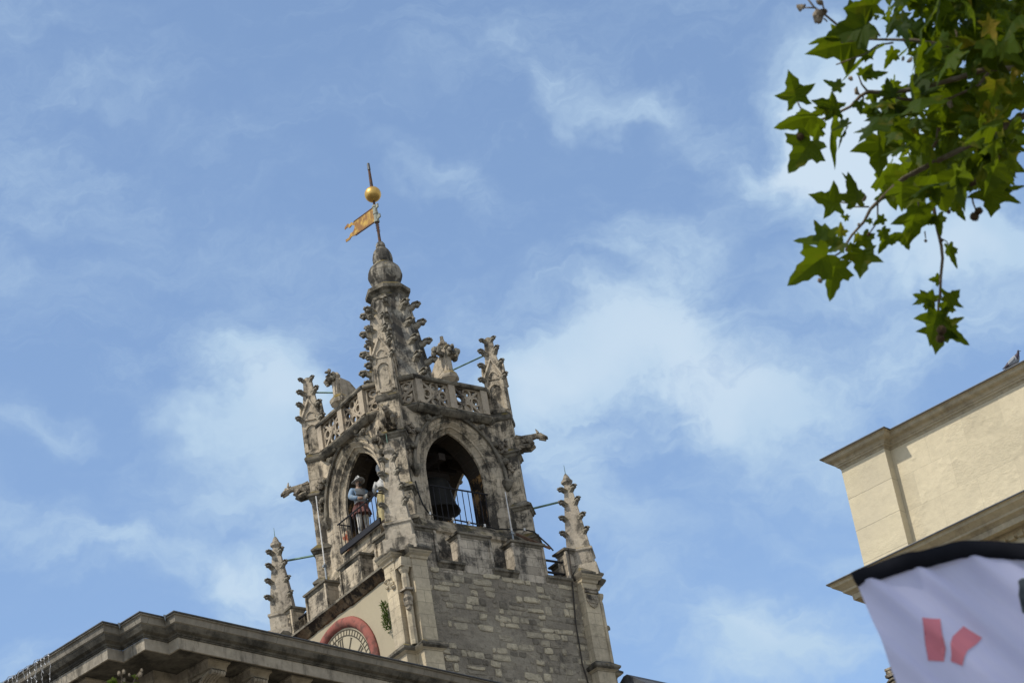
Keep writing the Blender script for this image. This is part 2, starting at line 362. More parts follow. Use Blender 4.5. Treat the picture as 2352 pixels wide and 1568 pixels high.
def sweep(mb, path, prof, zoff=0.0):
    """profile points (inset, z) carried along an open plan path with mitred corners; inset is to the left of travel"""
    n = len(path); P_ = [Vector(p) for p in path]; rows = []
    for i in range(n):
        ds = []
        if i > 0: ds.append((P_[i] - P_[i - 1]).normalized())
        if i < n - 1: ds.append((P_[i + 1] - P_[i]).normalized())
        ns = [Vector((-d.y, d.x)) for d in ds]
        if len(ns) == 1: mt = ns[0]
        else: mt = (ns[0] + ns[1]) / (1 + ns[0].dot(ns[1]))
        rows.append([(P_[i].x + mt.x * o, P_[i].y + mt.y * o, z + zoff) for o, z in prof])
    return mb.loft(rows, caps=False, closed=False)
def rot(a): return Matrix.Rotation(a, 4, 'Z')
def TR(x, y, z): return Matrix.Translation((x, y, z))

# ------------------------------------------------------------------ ground
g = MB().box(-900, 900, -600, 1500, -1, 0).build('ground', 'ground_stone'); g['kind'] = 'structure'; g['label'] = 'stone paved square'

# ------------------------------------------------------------------ clock tower (local x runs along its right face, y along its left face)
TAZ = 0.6945
tower = thing('clock_tower', 'tall gothic stone clock tower with crocketed spire and open belfry', 'tower', (-3.2248, 62.4, 0), TAZ)
DIAG = [R(-135), R(135), R(-45), R(45)]     # near, left, right, rear corners
# main walls
mb = MB().box(-2.88, 3.0, -2.88, 3.0, 0, 27.55); mb.build('wall', 'tower_stone', tower)
# rubble right wall: mortar sheet with individually laid, irregular stones
mb = MB(); mb.tv = .24; mb.box(-2.55, 2.75, -2.98, -2.9, 0, 27.72)
z = 22.0
while z < 27.66:
    h = rnd.uniform(.13, .26); h = min(h, 27.72 - z)
    x = -2.5 + rnd.uniform(-.1, .2)
    while x < 2.62:
        ln = rnd.choice((rnd.uniform(.14, .3), rnd.uniform(.3, .62)))
        sub_ = [(z, h)] if rnd.random() < .72 or h < .22 else [(z, h * .5), (z + h * .5, h * .5)]
        for z_, h_ in sub_:
            if rnd.random() < .22: continue
            tv = rnd.choice([.1, .18, .24, .3, .36, .42, .48, .55, .65, .8, 1.0, 1.0]); pr = rnd.uniform(.004, .02) + .028 * max(0, tv - .4)
            xa, x1 = x + rnd.uniform(-.02, .03), min(x + ln - rnd.uniform(.0, .05), 2.74); n = 22; ring = []
            cx_, cz_ = (xa + x1) / 2, z_ + h_ / 2 + rnd.uniform(-.02, .02); pw = rnd.uniform(.26, .6); tl = rnd.uniform(-.05, .05); sd_ = rnd.random() * 50
            for k in range(n):
                a = 2 * math.pi * k / n; ca_, sa_ = math.cos(a), math.sin(a)
                jt = 1 + .30 * noise.noise((sd_, ca_ * 1.6, sa_ * 1.6)) + rnd.uniform(-.05, .03)
                xx = math.copysign(abs(ca_) ** pw, ca_) * (x1 - xa) / 2 * min(jt, 1.06); zz = math.copysign(abs(sa_) ** pw, sa_) * (h_ - .02) / 2 * min(jt, 1.08)
                ring.append((cx_ + xx, cz_ + zz + tl * xx))
            mb.tv = tv
            mb.loft([[(px, -2.972, pz) for px, pz in ring], [(cx_ + (px - cx_) * .96, -2.98 - pr * .7, cz_ + (pz - cz_) * .93) for px, pz in ring],
                     [(cx_ + (px - cx_) * .75, -2.98 - pr + rnd.uniform(-.006, .006), cz_ + (pz - cz_) * .6) for px, pz in ring]])
            mb.tv = .24
        x += ln
    z += h
mb.build('rubble_wall', 'rubble_mortar', tower)
MB().box(-3.0, -2.9, -2.5, 2.75, 0, 27.62).build('plaster_wall', 'plaster', tower)
# string course on the left face, crumbling underneath
mb = MB(); n = 40
rings = []
for i in range(n + 1):
    y = -2.4 + 4.9 * i / n; q = noise.noise((y * 2.3, 1.2, 0)) * .035; q2 = noise.noise((y * 4, 5.2, 0)) * .05
    rings.append([(-2.85, y, 27.52 + q2 * .5), (-3.05 + q, y, 27.57 + q2), (-3.13 + q, y, 27.68 + q2 * .6), (-3.22 + q * .4, y, 27.77), (-3.22, y, 27.83), (-3.02, y, 27.90), (-2.85, y, 27.90)])
mb.loft(rings); so_ = mb.build('string_course', ['weathered_stone', 'rusty_grime_shade'], tower)
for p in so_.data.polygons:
    if p.center.z < 27.745: p.material_index = 1  # underside darker: its shadow and rust staining are both in the colour
# corner piers
def pier(mb):
    # corner at local (-,-): two pilasters with a notch and a colonnette between them
    for sw in (0, 1):
        t_ = MB()
        t_.box(-2.90, -2.44, -3.22, -2.86, 25.42, 27.70)
        t_.box(-2.95, -2.40, -3.27, -2.80, 0, 25.18)
        # lower weathering band
        t_.loft([[(-2.95 - a, -3.27 - a, z_), (-2.40 + a, -3.27 - a, z_), (-2.40 + a, -2.80, z_), (-2.95 - a, -2.80, z_)] for a, z_ in ((.0, 25.18), (.03, 25.22), (.08, 25.25), (.13, 25.30), (.135, 25.35), (.05, 25.42), (-.045, 25.50))])
        # capital
        t_.loft([[(-2.90 - a, -3.22 - a, z_), (-2.44 + a * .6, -3.22 - a, z_), (-2.44 + a * .6, -2.80, z_), (-2.90 - a, -2.80, z_)] for a, z_ in ((.0, 27.68), (.03, 27.70), (.05, 27.76), (.10, 27.80), (.16, 27.88), (.18, 27.92), (.18, 27.955), (.06, 28.06), (-.03, 28.14))])
        if sw: t_.xf(Matrix(((0, 1, 0, 0), (1, 0, 0, 0), (0, 0, 1, 0), (0, 0, 0, 1))))
        mb.sub(t_)
    mb.box(-2.99, -2.7, -2.99, -2.7, 0, 28.1)
    return mb.jit(.012, 4)
pm = pier(MB())
def corner_mats(k):  # mirror / rotate the (-,-) corner to the others
    return rot([0, -math.pi / 2, math.pi / 2, math.pi][k])
proto = None
for k in range(4):
    if k == 0:
        pr0 = pm.build('corner_pier', ['clean_stone', 'weathered_stone'], tower)
        for p in pr0.data.polygons:
            if 25.27 < p.center.z < 25.47 or 27.84 < p.center.z < 28.2: p.material_index = 1
        cmb_ = MB().lathe([(.10, 25.4), (.10, 27.2), (.085, 27.3)], 8, (-3.05, -3.05), R(22.5))
        cmb_.lathe([(.085, 27.3), (.13, 27.38), (.15, 27.46)], 8, (-3.05, -3.05), R(22.5)); cmb_.build('colonnette', 'clean_stone', pr0)
        bk = MB()
        for (zz, rr, sc) in ((26.60, .13, 1.0), (26.48, .12, .9), (26.74, .09, 1.2), (26.36, .08, 1.0)): bk.ball((-3.1, -3.1, zz), rr, 8, 6, (1, 1, sc))
        bk.box(-3.24, -2.98, -3.24, -2.98, 26.80, 26.86); bk.xf(Matrix()).jit(.03, 9).build('carved_bracket', 'carved_stone', pr0)
        lf = MB().ball((-3.19, -2.62, 27.3), .15, 8, 6, (.6, 1, 1.9))
        for i in range(14):
            lf.ball((-3.2 + rnd.uniform(-.06, .04), -2.56 + rnd.uniform(-.28, .05), 27.3 + rnd.uniform(-.28, .3)), rnd.uniform(.04, .09), 6, 4, (1, 1.2, .7))
        lf.jit(.03, 8).build('carved_leaf', 'clean_stone', pr0)
        cp = MB().box(-3.2, -2.9, -3.2, -2.9, 27.46, 27.7); cp.jit(.05, 5).build('broken_block', 'clean_stone', pr0)
    else:
        o = pr0.copy(); COL.objects.link(o); o.parent = tower
        o.rotation_euler = (0, 0, [0, -math.pi / 2, math.pi / 2, math.pi][k])
        c = pr0.children[0]
        for c in pr0.children:
            if c.name.split('.')[0] == 'colonnette': d_ = c.copy(); COL.objects.link(d_); d_.parent = o
# carved shield on the right pier
mb = MB(); rg = [(-.19, .17), (.19, .17), (.19, -.02), (.13, -.14), (0, -.21), (-.13, -.14), (-.19, -.02)]
mb.loft([[(2.68 + x, -3.215, 27.18 + z_) for x, z_ in rg], [(2.68 + x * .97, -3.255, 27.18 + z_ * .97) for x, z_ in rg], [(2.68 + x * .8, -3.262, 27.18 + z_ * .8) for x, z_ in rg]])
mb.box(2.52, 2.84, -3.275, -3.25, 27.22, 27.26); mb.box(2.54, 2.82, -3.275, -3.25, 27.10, 27.14)
mb.box(2.46, 2.90, -3.26, -3.20, 27.40, 27.47); mb.box(2.46, 2.90, -3.25, -3.20, 27.50, 27.54)
mb.jit(.012, 9).build('carved_shield', 'carved_stone', tower)
MB().ball((3.1, -3.05, 26.55), .1, 8, 6, (1.6, .8, .9)).jit(.03, 9).build('gargoyle_stub', 'crocket_stone', tower)
# parapet merlons on four sides
def merlon(x0, x1, z0=27.62, z1=28.78):
    t_ = MB().box(x0, x1, -2.99, -2.62, z0, z1 - .12)
    for xx in (x0, x1): t_.box(xx - .035, xx + .035, -3.035, -2.97, 27.80, z1 - .12)
    c_ = MB().loft([[(x0 - a, -2.99 - a, z_), (x1 + a, -2.99 - a, z_), (x1 + a, -2.62 + a, z_), (x0 - a, -2.62 + a, z_)] for a, z_ in ((.002, z1 - .17), (.02, z1 - .15), (.03, z1 - .11), (.075, z1 - .09), (.085, z1 - .04), (.0, z1))])
    return t_.jit(.010, 3), c_.jit(.012, 3)
def sill(x0, x1):
    t_ = MB().box(x0 + .02, x1 - .02, -2.985, -2.62, 27.55, 27.67)
    c_ = MB().loft([[(x0 - .02, -2.99 - a, z_), (x1 + .02, -2.99 - a, z_), (x1 + .02, -2.62 + a, z_), (x0 - .02, -2.62 + a, z_)] for a, z_ in ((.0, 27.66), (.03, 27.70), (.05, 27.74), (.10, 27.77), (.11, 27.82), (.0, 27.90))])
    return t_.jit(.008, 4), c_.jit(.012, 4)
for k in range(4):
    M = rot(-math.pi / 2) if k == 3 else rot(k * math.pi / 2)
    mtl = 'tower_stone' if k == 3 else 'parapet_stone'
    for fn, nm, spans in ((merlon, 'merlon', ((-2.87, -1.92), (-1.17, -.22), (.53, 1.48), (2.25, 2.9))), (sill, 'parapet_sill', ((-1.92, -1.17), (-.22, .53), (1.48, 2.25)))):
        for (a, b_) in spans:
            if k == 3: a, b_ = -b_, -a
            t_, c_ = fn(a, b_)
            mo = t_.xf(M).build(nm, mtl, tower); c_.xf(M).build('coping', 'weathered_stone', mo)
MB().box(-2.9, 2.9, -2.9, 2.9, 27.551, 27.6).build('terrace', 'roof_slab', tower)

# crocket: stalk curling into a leafy knob, points along +x
def crocket_mb(L):
    c = MB()
    c.tube([(-.25 * L, 0, -.30 * L), (.18 * L, 0, -.16 * L), (.50 * L, 0, .06 * L), (.70 * L, 0, .10 * L)], [.42 * L, .36 * L, .30 * L, .26 * L], 7)
    c.ball((.72 * L, 0, -.10 * L), .28 * L, 7, 5, (.9, 1.2, .9))
    c.box(.22 * L, 1.0 * L, -.36 * L, .36 * L, .10 * L, .28 * L, .10 * L, .08 * L)
    c.tube([(.98 * L, 0, .22 * L), (1.04 * L, 0, .02 * L), (.92 * L, 0, -.12 * L)], [.12 * L, .13 * L, .10 * L], 6)
    return c.jit(.06 * L, 6 / L)
CRK = {}
def crocket(L, parent, x, y, z, ang):
    key = round(L, 3)
    if key not in CRK:
        o = crocket_mb(L).build('crocket', 'crocket_stone', parent); CRK[key] = o.data
    else:
        o = bpy.data.objects.new('crocket', CRK[key]); COL.objects.link(o); o.parent = parent
    o.location = (x, y, z); o.rotation_euler = (rnd.uniform(-.12, .12), rnd.uniform(-.15, .15), ang + rnd.uniform(-.15, .15))
    return o
def facing(theta, a):  # does direction a (in a frame turned by theta inside the tower) face the camera side?
    d = Vector((math.cos(theta + a + TAZ), math.sin(theta + a + TAZ))); return d.y < .45
# lower pinnacles on the four corners of the parapet
def lower_pinnacle(theta):
    p = MB()
    p.box(-.42, .42, -.42, .42, 27.9, 28.25); p.box(-.34, .34, -.34, .34, 28.25, 28.66)
    p.loft([[(sx * h, sy * h, z_) for sx, sy in ((-1, -1), (1, -1), (1, 1), (-1, 1))] for h, z_ in ((.34, 28.64), (.37, 28.68), (.37, 28.74), (.305, 28.78), (.29, 29.0), (.235, 29.5), (.165, 30.1), (.10, 30.62), (.085, 30.74))])
    p.lathe([(.085, 30.72), (.10, 30.76), (.155, 30.82), (.16, 30.87), (.10, 30.93), (.085, 30.98), (.06, 31.04), (.03, 31.09)], 8)
    p.jit(.012, 5)
    o = p.build('pinnacle', 'pinnacle_stone', tower)
    o.rotation_euler = (0, 0, theta); o.location = (4.04 * math.cos(theta), 4.04 * math.sin(theta), 0)
    MB().tube([(0, 0, 31.05), (0, 0, 31.36)], [.012, .006], 6).build('lightning_rod', 'verdigris', o)
    for j in range(4):
        a = R(45 + 90 * j)
        if not facing(theta, a): continue
        for i, z_ in enumerate((29.25, 29.72, 30.18, 30.60)):
            h = (.262, .21, .155, .10)[i] * 1.30
            crocket(.205, o, h * math.cos(a), h * math.sin(a), z_, a)
    return o
for th in DIAG: lower_pinnacle(th)

# ------------------------------------------------------------------ belfry
mb = MB().box(-2.14, 2.14, -2.14, 2.14, 27.6, 29.18)
def sq(h, z_): return [(-h, -h, z_), (h, -h, z_), (h, h, z_), (-h, h, z_)]
mb.loft([sq(h, z_) for h, z_ in ((2.12, 29.10), (2.20, 29.16), (2.22, 29.24), (2.18, 29.27), (2.02, 29.56), (1.4, 29.561))], caps=True)
mb.jit(.01, 3); mb.build('belfry_base', 'tower_stone', tower)
def arch(hw, zs, za, zb, n=12):
    rise = za - zs; c = (rise * rise - hw * hw) / (2 * hw); r = hw + c
    a1 = math.atan2(rise, -c) if c > 0 else math.pi / 2
    a1 = math.pi - math.atan2(rise, c) if c > 0 else math.pi / 2
    left = [(c + r * math.cos(math.pi - (math.pi - a1) * i / n), zs + r * math.sin(math.pi - (math.pi - a1) * i / n)) for i in range(n + 1)]
    # left arc is centred at +c; runs from the springing (-hw) to the apex (0)
    pts = [(-hw, zb)] + left + [(-x, z_) for x, z_ in reversed(left[:-1])] + [(hw, zb)]
    return pts
ZB, ZTOP = 29.56, 32.86
def belfry_wall():
    t_ = MB()
    o_ = arch(1.36, 31.08, 32.74, ZB)
    def face(path, y, X, zt):
        hw = path[-1][0]; n = len(path)
        vs = []; fs = []
        P1 = [(x, y, z_) for x, z_ in path]
        O = [((x / hw) * X, y, zt) for x, z_ in path[1:-1]]
        vs = P1 + O; k = len(P1)
        L0 = len(vs); vs += [(-X, y, path[0][1]), (-X, y, path[1][1]), (X, y, path[0][1]), (X, y, path[1][1])]
        fs.append((L0, 0, 1, L0 + 1)); fs.append((L0 + 1, 1, k))
        fs.append((n - 1, L0 + 2, L0 + 3, n - 2)); fs.append((n - 2, L0 + 3, k + n - 3))
        for i in range(1, n - 2): fs.append((i, i + 1, k + i, k + i - 1))
        t_.add(vs, fs)
    face(o_, -2.0, 2.02, ZTOP)
    prof = [(1.36, 32.74, -2.0), (1.33, 32.71, -1.97), (1.29, 32.68, -1.99), (1.25, 32.65, -1.97), (1.16, 32.58, -1.88), (1.13, 32.56, -1.89), (1.10, 32.54, -1.88), (1.09, 32.53, -1.84), (1.00, 32.47, -1.77), (.97, 32.45, -1.78), (.93, 32.42, -1.76), (.92, 32.41, -1.70)]
    t_.loft([[(x, y, z_) for x, z_ in arch(hw, 31.08, za, ZB)] for hw, za, y in prof], caps=False, closed=False)
    t_.m = 1
    t_.loft([[(x, y, z_) for x, z_ in [(-.92, ZB)] + [(-.92, ZB + (31.08 - ZB) * q / 6) for q in range(1, 6)] + arch(.92, 31.08, 32.41, ZB)[1:-1] + [(.92, 31.08 - (31.08 - ZB) * q / 6) for q in range(1, 6)] + [(.92, ZB)]] for y in (-1.70, -1.42, -1.15)], caps=False, closed=False)
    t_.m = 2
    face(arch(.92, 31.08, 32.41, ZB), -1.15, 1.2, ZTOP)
    return t_
wl = belfry_wall().build('belfry_wall', ['tower_stone', 'jamb_stone', 'interior_shade_stone'], tower, fixn=False)
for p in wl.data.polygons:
    if p.material_index == 1 and p.center.z > 31.3: p.material_index = 2  # upper reveal takes the dark stone: shade painted in
for k in range(1, 4): dup(wl, tower, rz=k * math.pi / 2)
MB().box(-1.9, 1.9, -1.9, 1.9, 29.50, 29.555).build('belfry_floor', 'interior_shade_stone', tower)
mb = MB().box(-1.9, 1.9, -1.9, 1.9, 32.60, 32.84); mb.build('belfry_ceiling', 'interior_shade_stone', tower)
mb = MB()
for (y, z_) in ((-.75, 32.3), (.1, 32.3)): mb.box(-1.45, 1.45, y - .09, y + .09, z_, z_ + .2)
mb.box(-.2, .0, -1.45, 1.45, 31.75, 31.95)
mb.build('bell_beam', 'beam_wood', tower)
MB().box(-1.80, -.75, -.88, .88, 29.56, 30.06).build('statue_platform', 'interior_shade_stone', tower)
MB().box(-2.06, -1.80, -.93, .93, 29.5, 29.76).jit(.01, 4).build('arch_sill', 'tower_stone', tower)
# hood moulds with crockets
def hood(rightness):
    t_ = MB()
    pth = arch(1.47, 31.08, 32.86, 31.05, 14)[1:-1]
    mid = len(pth) // 2
    pts = [Vector((x, -2.06, z_)) for x, z_ in pth]
    pts = pts[:mid] + pts[mid + 1:]
    Lh = [Vector((x, -2.05, z_)) for x, z_ in pth[:mid]] + [Vector((-.09, -2.06, 32.93)), Vector((-.035, -2.08, 33.10)), Vector((0, -2.10, 33.34))]
    t_.tube(Lh, .055, 6, 1.0)
    t_.tube([Vector((-p.x, p.y, p.z)) for p in Lh], .055, 6, 1.0)
    for sx in (-1, 1):
        for i in (3, 6, 9, 11):
            x, z_ = pth[i]
            d = Vector((x, z_ - 31.3)).normalized()
            b0 = len(t_.v)
            for q in range(4): t_.ball((-sx * (x) * 1.0 + -sx * d.x * .10 + rnd.uniform(-.05, .05), -2.08 + rnd.uniform(-.06, .02), z_ + d.y * .10 + rnd.uniform(-.05, .05)), rnd.uniform(.05, .085), 6, 4)
        # corbel head at the springing
        t_.loft([[(sx * 1.47 + a * c1, -2.0 - (b_ if c2 < 0 else 0), z_) for c1, c2 in ((-1, -1), (1, -1), (1, 1), (-1, 1))] for a, b_, z_ in ((.05, .05, 30.78), (.10, .13, 30.9), (.12, .16, 30.98), (.13, .17, 31.0), (.13, .17, 31.07), (.1, .1, 31.1))])
    return t_.jit(.018, 8)
hd = hood(0).build('hood_mould', 'weathered_stone', tower)
for k in range(1, 4): dup(hd, tower, rz=k * math.pi / 2)
# little carved figures in the spandrels
for sx in (-1, 1):
    for (cx_, cz_, n_, sp_, rr_) in ((1.52, 32.15, 9, .13, .085), (1.66, 31.50, 6, .09, .065)):
        t_ = MB()
        t_.ball((sx * cx_, -2.03, cz_), sp_ * .8, 8, 5, (1, .6, 1.3))
        for q in range(n_): t_.ball((sx * cx_ + rnd.uniform(-sp_, sp_), -2.06 + rnd.uniform(-.05, .02), cz_ + rnd.uniform(-sp_, sp_) * 1.7), rnd.uniform(.6, 1) * rr_, 6, 4)
        so = t_.jit(.03, 9).build('carved_figure', 'carved_stone', tower)
        for k in range(1, 4): dup(so, tower, rz=k * math.pi / 2)
# diagonal buttresses (frame: +x outward from the tower axis)
def buttress():
    t_ = MB(); cs_ = []
    t_.box(2.15, 3.0, -.30, .30, 27.6, 29.30)
    def cap(r1, hw, z_, pr=.09):
        r1b, hwb = r1 - .08, hw - .03
        c_ = MB(); cs_.append(c_); c_.loft([[(2.1, -h, zz), (r, -h, zz), (r, h, zz), (2.1, h, zz)] for r, h, zz in ((r1 + .004, hw + .004, z_ - .10), (r1 + .03, hw + .03, z_ - .08), (r1 + .05, hw + .05, z_ - .03), (r1 + pr, hw + pr, z_), (r1 + pr, hw + pr, z_ + .04), (r1b, hwb, z_ + .20))])
    cap(3.0, .30, 29.32)
    t_.box(2.15, 2.95, -.285, .285, 29.25, 30.25); cap(2.95, .285, 30.28)
    t_.box(2.15, 2.87, -.27, .27, 30.2, 31.85); cap(2.87, .27, 31.90)
    t_.box(2.15, 2.86, -.275, .275, 31.9, 33.0); cap(2.86, .275, 33.02, .05)
    return t_.jit(.014, 4), cs_
bt_, bc_ = buttress()
bt = bt_.build('buttress', 'tower_stone', tower); bt.rotation_euler = (0, 0, DIAG[0]); [c_.jit(.018, 5).build('weathering_cap', 'weathered_stone', bt) for c_ in bc_]
for th in DIAG[1:]: dup(bt, tower, rz=th)
# balustrade with pierced tracery
def tracery(t_, x0, x1, z0, z1, y):
    w_ = x1 - x0; h = z1 - z0; yc = y
    fr = .045
    t_.box(x0, x0 + fr, y - .05, y + .06, z0, z1); t_.box(x1 - fr, x1, y - .05, y + .06, z0, z1)
    t_.box(x0 + fr, x1 - fr, y - .05, y + .06, z0, z0 + fr); t_.box(x0 + fr, x1 - fr, y - .05, y + .06, z1 - fr, z1)
    def bar(a, b_, th):
        a = Vector((a[0], yc, a[1])); b_ = Vector((b_[0], yc, b_[1])); d = (b_ - a).normalized(); nrm = Vector((-d.z, 0, d.x)) * th / 2
        t_.loft([[p + nrm + Vector((0, -.045, 0)), p - nrm + Vector((0, -.045, 0)), p - nrm + Vector((0, .05, 0)), p + nrm + Vector((0, .05, 0))] for p in (a, b_)])
    def ringm(cx_, cz_, r, th, n=12):
        rr = []
        for i in range(n + 1):
            a = 2 * math.pi * i / n
            rr.append([(cx_ + (r + e) * math.cos(a), yc + yy, cz_ + (r + e) * math.sin(a)) for e, yy in ((-th / 2, -.04), (th / 2, -.04), (th / 2, .045), (-th / 2, .045))])
        t_.loft(rr, caps=False)
    mx_, mz = (x0 + x1) / 2, (z0 + z1) / 2
    if w_ > .55:
        bar((x0, z0), (x1, z1), .065); bar((x0, z1), (x1, z0), .065)
        rr = min(w_, h) * .17
        for (sx, sz) in ((0, 1), (0, -1), (1, 0), (-1, 0)): ringm(mx_ + sx * w_ * .30, mz + sz * h * .30, rr, .05)
        ringm(mx_, mz, .06, .045, 8)
    else:
        rr = w_ * .24
        ringm(mx_, mz + h * .26, rr, .05); ringm(mx_, mz - h * .26, rr, .05); bar((x0, z0 + h * .35), (x1, z0 + h * .65), .08); bar((x0, z0), (mx_, mz), .05); bar((x1, z1), (mx_, mz), .05)
def rail_profile(t_, x0, x1, y):
    t_.loft([[(x, y + a, z_) for a, z_ in ((-.13, 33.66), (-.16, 33.70), (-.16, 33.76), (-.06, 33.83), (.10, 33.83), (.13, 33.76), (.11, 33.66))] for x in (x0, x1)])
    t_.loft([[(x, y + a, z_) for a, z_ in ((-.02, 32.72), (-.08, 32.76), (-.15, 32.84), (-.16, 32.88), (-.08, 32.96), (.12, 32.96), (.12, 32.72))] for x in (x0, x1)])
def balustrade():
    t_ = MB(); y = -2.09
    for x in (-1.06, 0, 1.06): t_.box(x - .105, x + .105, y - .12, y + .12, 32.95, 33.67)
    tracery(t_, -.955, -.105, 32.95, 33.67, y); tracery(t_, .105, .955, 32.95, 33.67, y)
    return t_.jit(.008, 5)
bl = balustrade().build('balustrade', 'tracery_stone', tower)
q_ = MB(); rail_profile(q_, -1.17, 1.17, -2.09); q_.jit(.012, 4).build('rail', 'weathered_stone', bl)
for k in range(1, 4): dup(bl, tower, rz=k * math.pi / 2)
q_ = MB(); rail_profile(q_, -.70, .70, -2.277)
cf = q_.jit(.012, 4).xf(rot(R(90))).build('corner_balustrade', 'weathered_stone', tower)   # outward is +x
for sx in (-1, 1):
    t_ = MB(); tracery(t_, min(sx * .25, sx * .66), max(sx * .25, sx * .66), 32.95, 33.67, -2.277)
    t_.jit(.008, 5).xf(rot(R(90))).build('tracery_panel', 'tracery_stone', cf)
cf.rotation_euler = (0, 0, DIAG[0])
for th in DIAG[1:]: dup(cf, tower, rz=th)
# upper pinnacles
def upper_pinnacle(theta):
    p = MB(); 
    p.box(-.25, .25, -.25, .25, 33.0, 34.32)
    for j in range(4):
        M = rot(R(90 * j)); q = MB()
        # moulded panel frame and blind arch
        q.box(.245, .285, -.25, -.17, 33.25, 34.3); q.box(.245, .285, .17, .25, 33.25, 34.3); q.box(.245, .285, -.17, .17, 33.18, 33.30)
        ar = arch(.17, 33.85, 34.06, 33.3, 6)[1:-1]
        q.loft([[(.247, x, z_), (.285, x, z_), (.285, x * 1.3, z_ + .05), (.247, x * 1.3, z_ + .05)] for x, z_ in ar])
        # gable
        q.loft([[(.20, -.29, 34.20), (.20, .29, 34.20), (.20, 0, 34.86)], [(.275, -.27, 34.22), (.275, .27, 34.22), (.275, 0, 34.80)]])
        q.tube([(.285, -.30, 34.20), (.285, 0, 34.86)], .038, 5); q.tube([(.285, .30, 34.20), (.285, 0, 34.86)], .038, 5)
        ar = arch(.12, 34.30, 34.46, 34.2, 5)[1:-1]
        q.tube([(.285, x, z_) for x, z_ in ar], .02, 5)
        p.sub(q, M)
    p.loft([[(sx * h, sy * h, z_) for sx, sy in ((-1, -1), (1, -1), (1, 1), (-1, 1))] for h, z_ in ((.24, 34.3), (.185, 34.8), (.13, 35.25), (.11, 35.56))])
    p.ball((0, 0, 35.58), .12, 8, 5, (1, 1, .8))
    p.jit(.012, 5)
    o = p.build('turret', 'turret_stone', tower); o.location = (2.59 * math.cos(theta), 2.59 * math.sin(theta), 0); o.rotation_euler = (0, 0, theta)
    if abs(theta - DIAG[0]) < .01:   # the near one is a little taller: its tip still stands
        pass
    for j in range(4):
        a = R(45 + 90 * j)
        if not facing(theta, a): continue
        for z_, h in ((34.27, .34), (34.72, .275), (35.16, .20), (35.56, .13)):
            crocket(.21 if z_ < 35.5 else .17, o, h * math.cos(a), h * math.sin(a), z_, a)
    return o
for th in DIAG: upper_pinnacle(th)
# gargoyles: crouching hounds stretched out from the buttresses
def gargoyle():
    t_ = MB(); rings = []
    for x, z_, ry, rz_ in ((2.75, 32.30, .17, .19), (2.95, 32.31, .16, .18), (3.15, 32.34, .13, .145), (3.30, 32.37, .095, .10), (3.42, 32.39, .08, .085), (3.52, 32.37, .10, .10), (3.62, 32.33, .085, .08), (3.74, 32.27, .05, .05)):
        rings.append([(x, ry * math.cos(2 * math.pi * k / 8), z_ + rz_ * math.sin(2 * math.pi * k / 8)) for k in range(8)])
    t_.loft(rings)
    for sy in (-1, 1):
        t_.tube([(3.22, sy * .12, 32.28), (3.32, sy * .14, 32.14), (3.22, sy * .12, 32.08), (3.0, sy * .12, 32.12)], [.08, .075, .06, .07], 6)
        t_.tube([(3.50, sy * .07, 32.44), (3.47, sy * .10, 32.55)], [.05, .01], 5)
        t_.ball((3.58, sy * .06, 32.40), .035, 6, 4)
        t_.tube([(2.9, sy * .13, 32.42), (3.1, sy * .16, 32.38)], [.07, .03], 5)
    t_.tube([(3.52, 0, 32.29), (3.68, 0, 32.19)], [.06, .03], 6)
    t_.box(2.7, 3.0, -.14, .14, 32.02, 32.16)
    return t_.jit(.025, 7)
gg = gargoyle().build('gargoyle', 'carved_stone', tower); gg.rotation_euler = (0, 0, DIAG[0])
for th in DIAG[1:]: dup(gg, tower, rz=th)
# mid-side finials: deep fin behind a narrow decorated strip, with a leafy cross on top
def finial(broken):
    t_ = MB(); y = -2.12
    t_.lathe([(.10, 33.66), (.13, 33.72), (.28, 33.84), (.30, 33.90), (.29, 33.95), (.19, 34.06)], 8, (0, y), R(22.5))
    zt = 34.62
    t_.box(-.135, .135, y - .02, y + .52, 33.9, 34.28)
    t_.loft([[(-.135, y - .02, 34.28), (.135, y - .02, 34.28), (.135, y + .52, 34.28), (-.135, y + .52, 34.28)], [(-.135, y - .02, 34.60), (.135, y - .02, 34.60), (.135, y + .30, 34.52), (-.135, y + .30, 34.52)]])
    t_.box(-.105, .105, y - .13, y - .02, 34.0, 34.6)
    t_.box(-.055, .055, y - .165, y - .12, 34.05, 34.5)
    arms = []
    for sx in (-1, 0, 1):
        l_ = MB()
        if sx and not (broken and sx > 0):
            l_.tube([(sx * .08, y - .05, 34.58), (sx * .24, y - .06, 34.62), (sx * .36, y - .07, 34.70)], [.09, .10, .07], 6)
            for q in range(10): l_.ball((sx * (.16 + .24 * rnd.random()), y - .06 + rnd.uniform(-.11, .11), 34.66 + rnd.uniform(-.12, .13)), rnd.uniform(.045, .085), 6, 4)
        else:
            l_.tube([(0, y - .08, 34.55), (0, y - .2, 34.60), (0, y - .30, 34.70)], [.10, .11, .08], 6)
            for q in range(9): l_.ball((rnd.uniform(-.12, .12), y - .12 - .22 * rnd.random(), 34.66 + rnd.uniform(-.12, .12)), rnd.uniform(.045, .08), 6, 4)
        arms.append(l_.jit(.03, 8))
    if not broken:
        t_.lathe([(.085, 34.66), (.075, 34.86), (.10, 34.90), (.135, 34.93), (.135, 34.98), (.09, 35.0), (.06, 35.08), (.05, 35.16), (.055, 35.19)], 8, (0, y), R(22.5))
    else: t_.ball((0, y, 34.72), .1, 6, 4)
    return t_.jit(.018, 6), arms
for k in range(4):
    t_, arms = finial(k == 3); fo = t_.build('leaf_finial', 'turret_stone', tower)
    for l_ in arms: l_.build('leaf_arm', 'crocket_stone', fo)
    fo.rotation_euler = (0, 0, k * math.pi / 2)

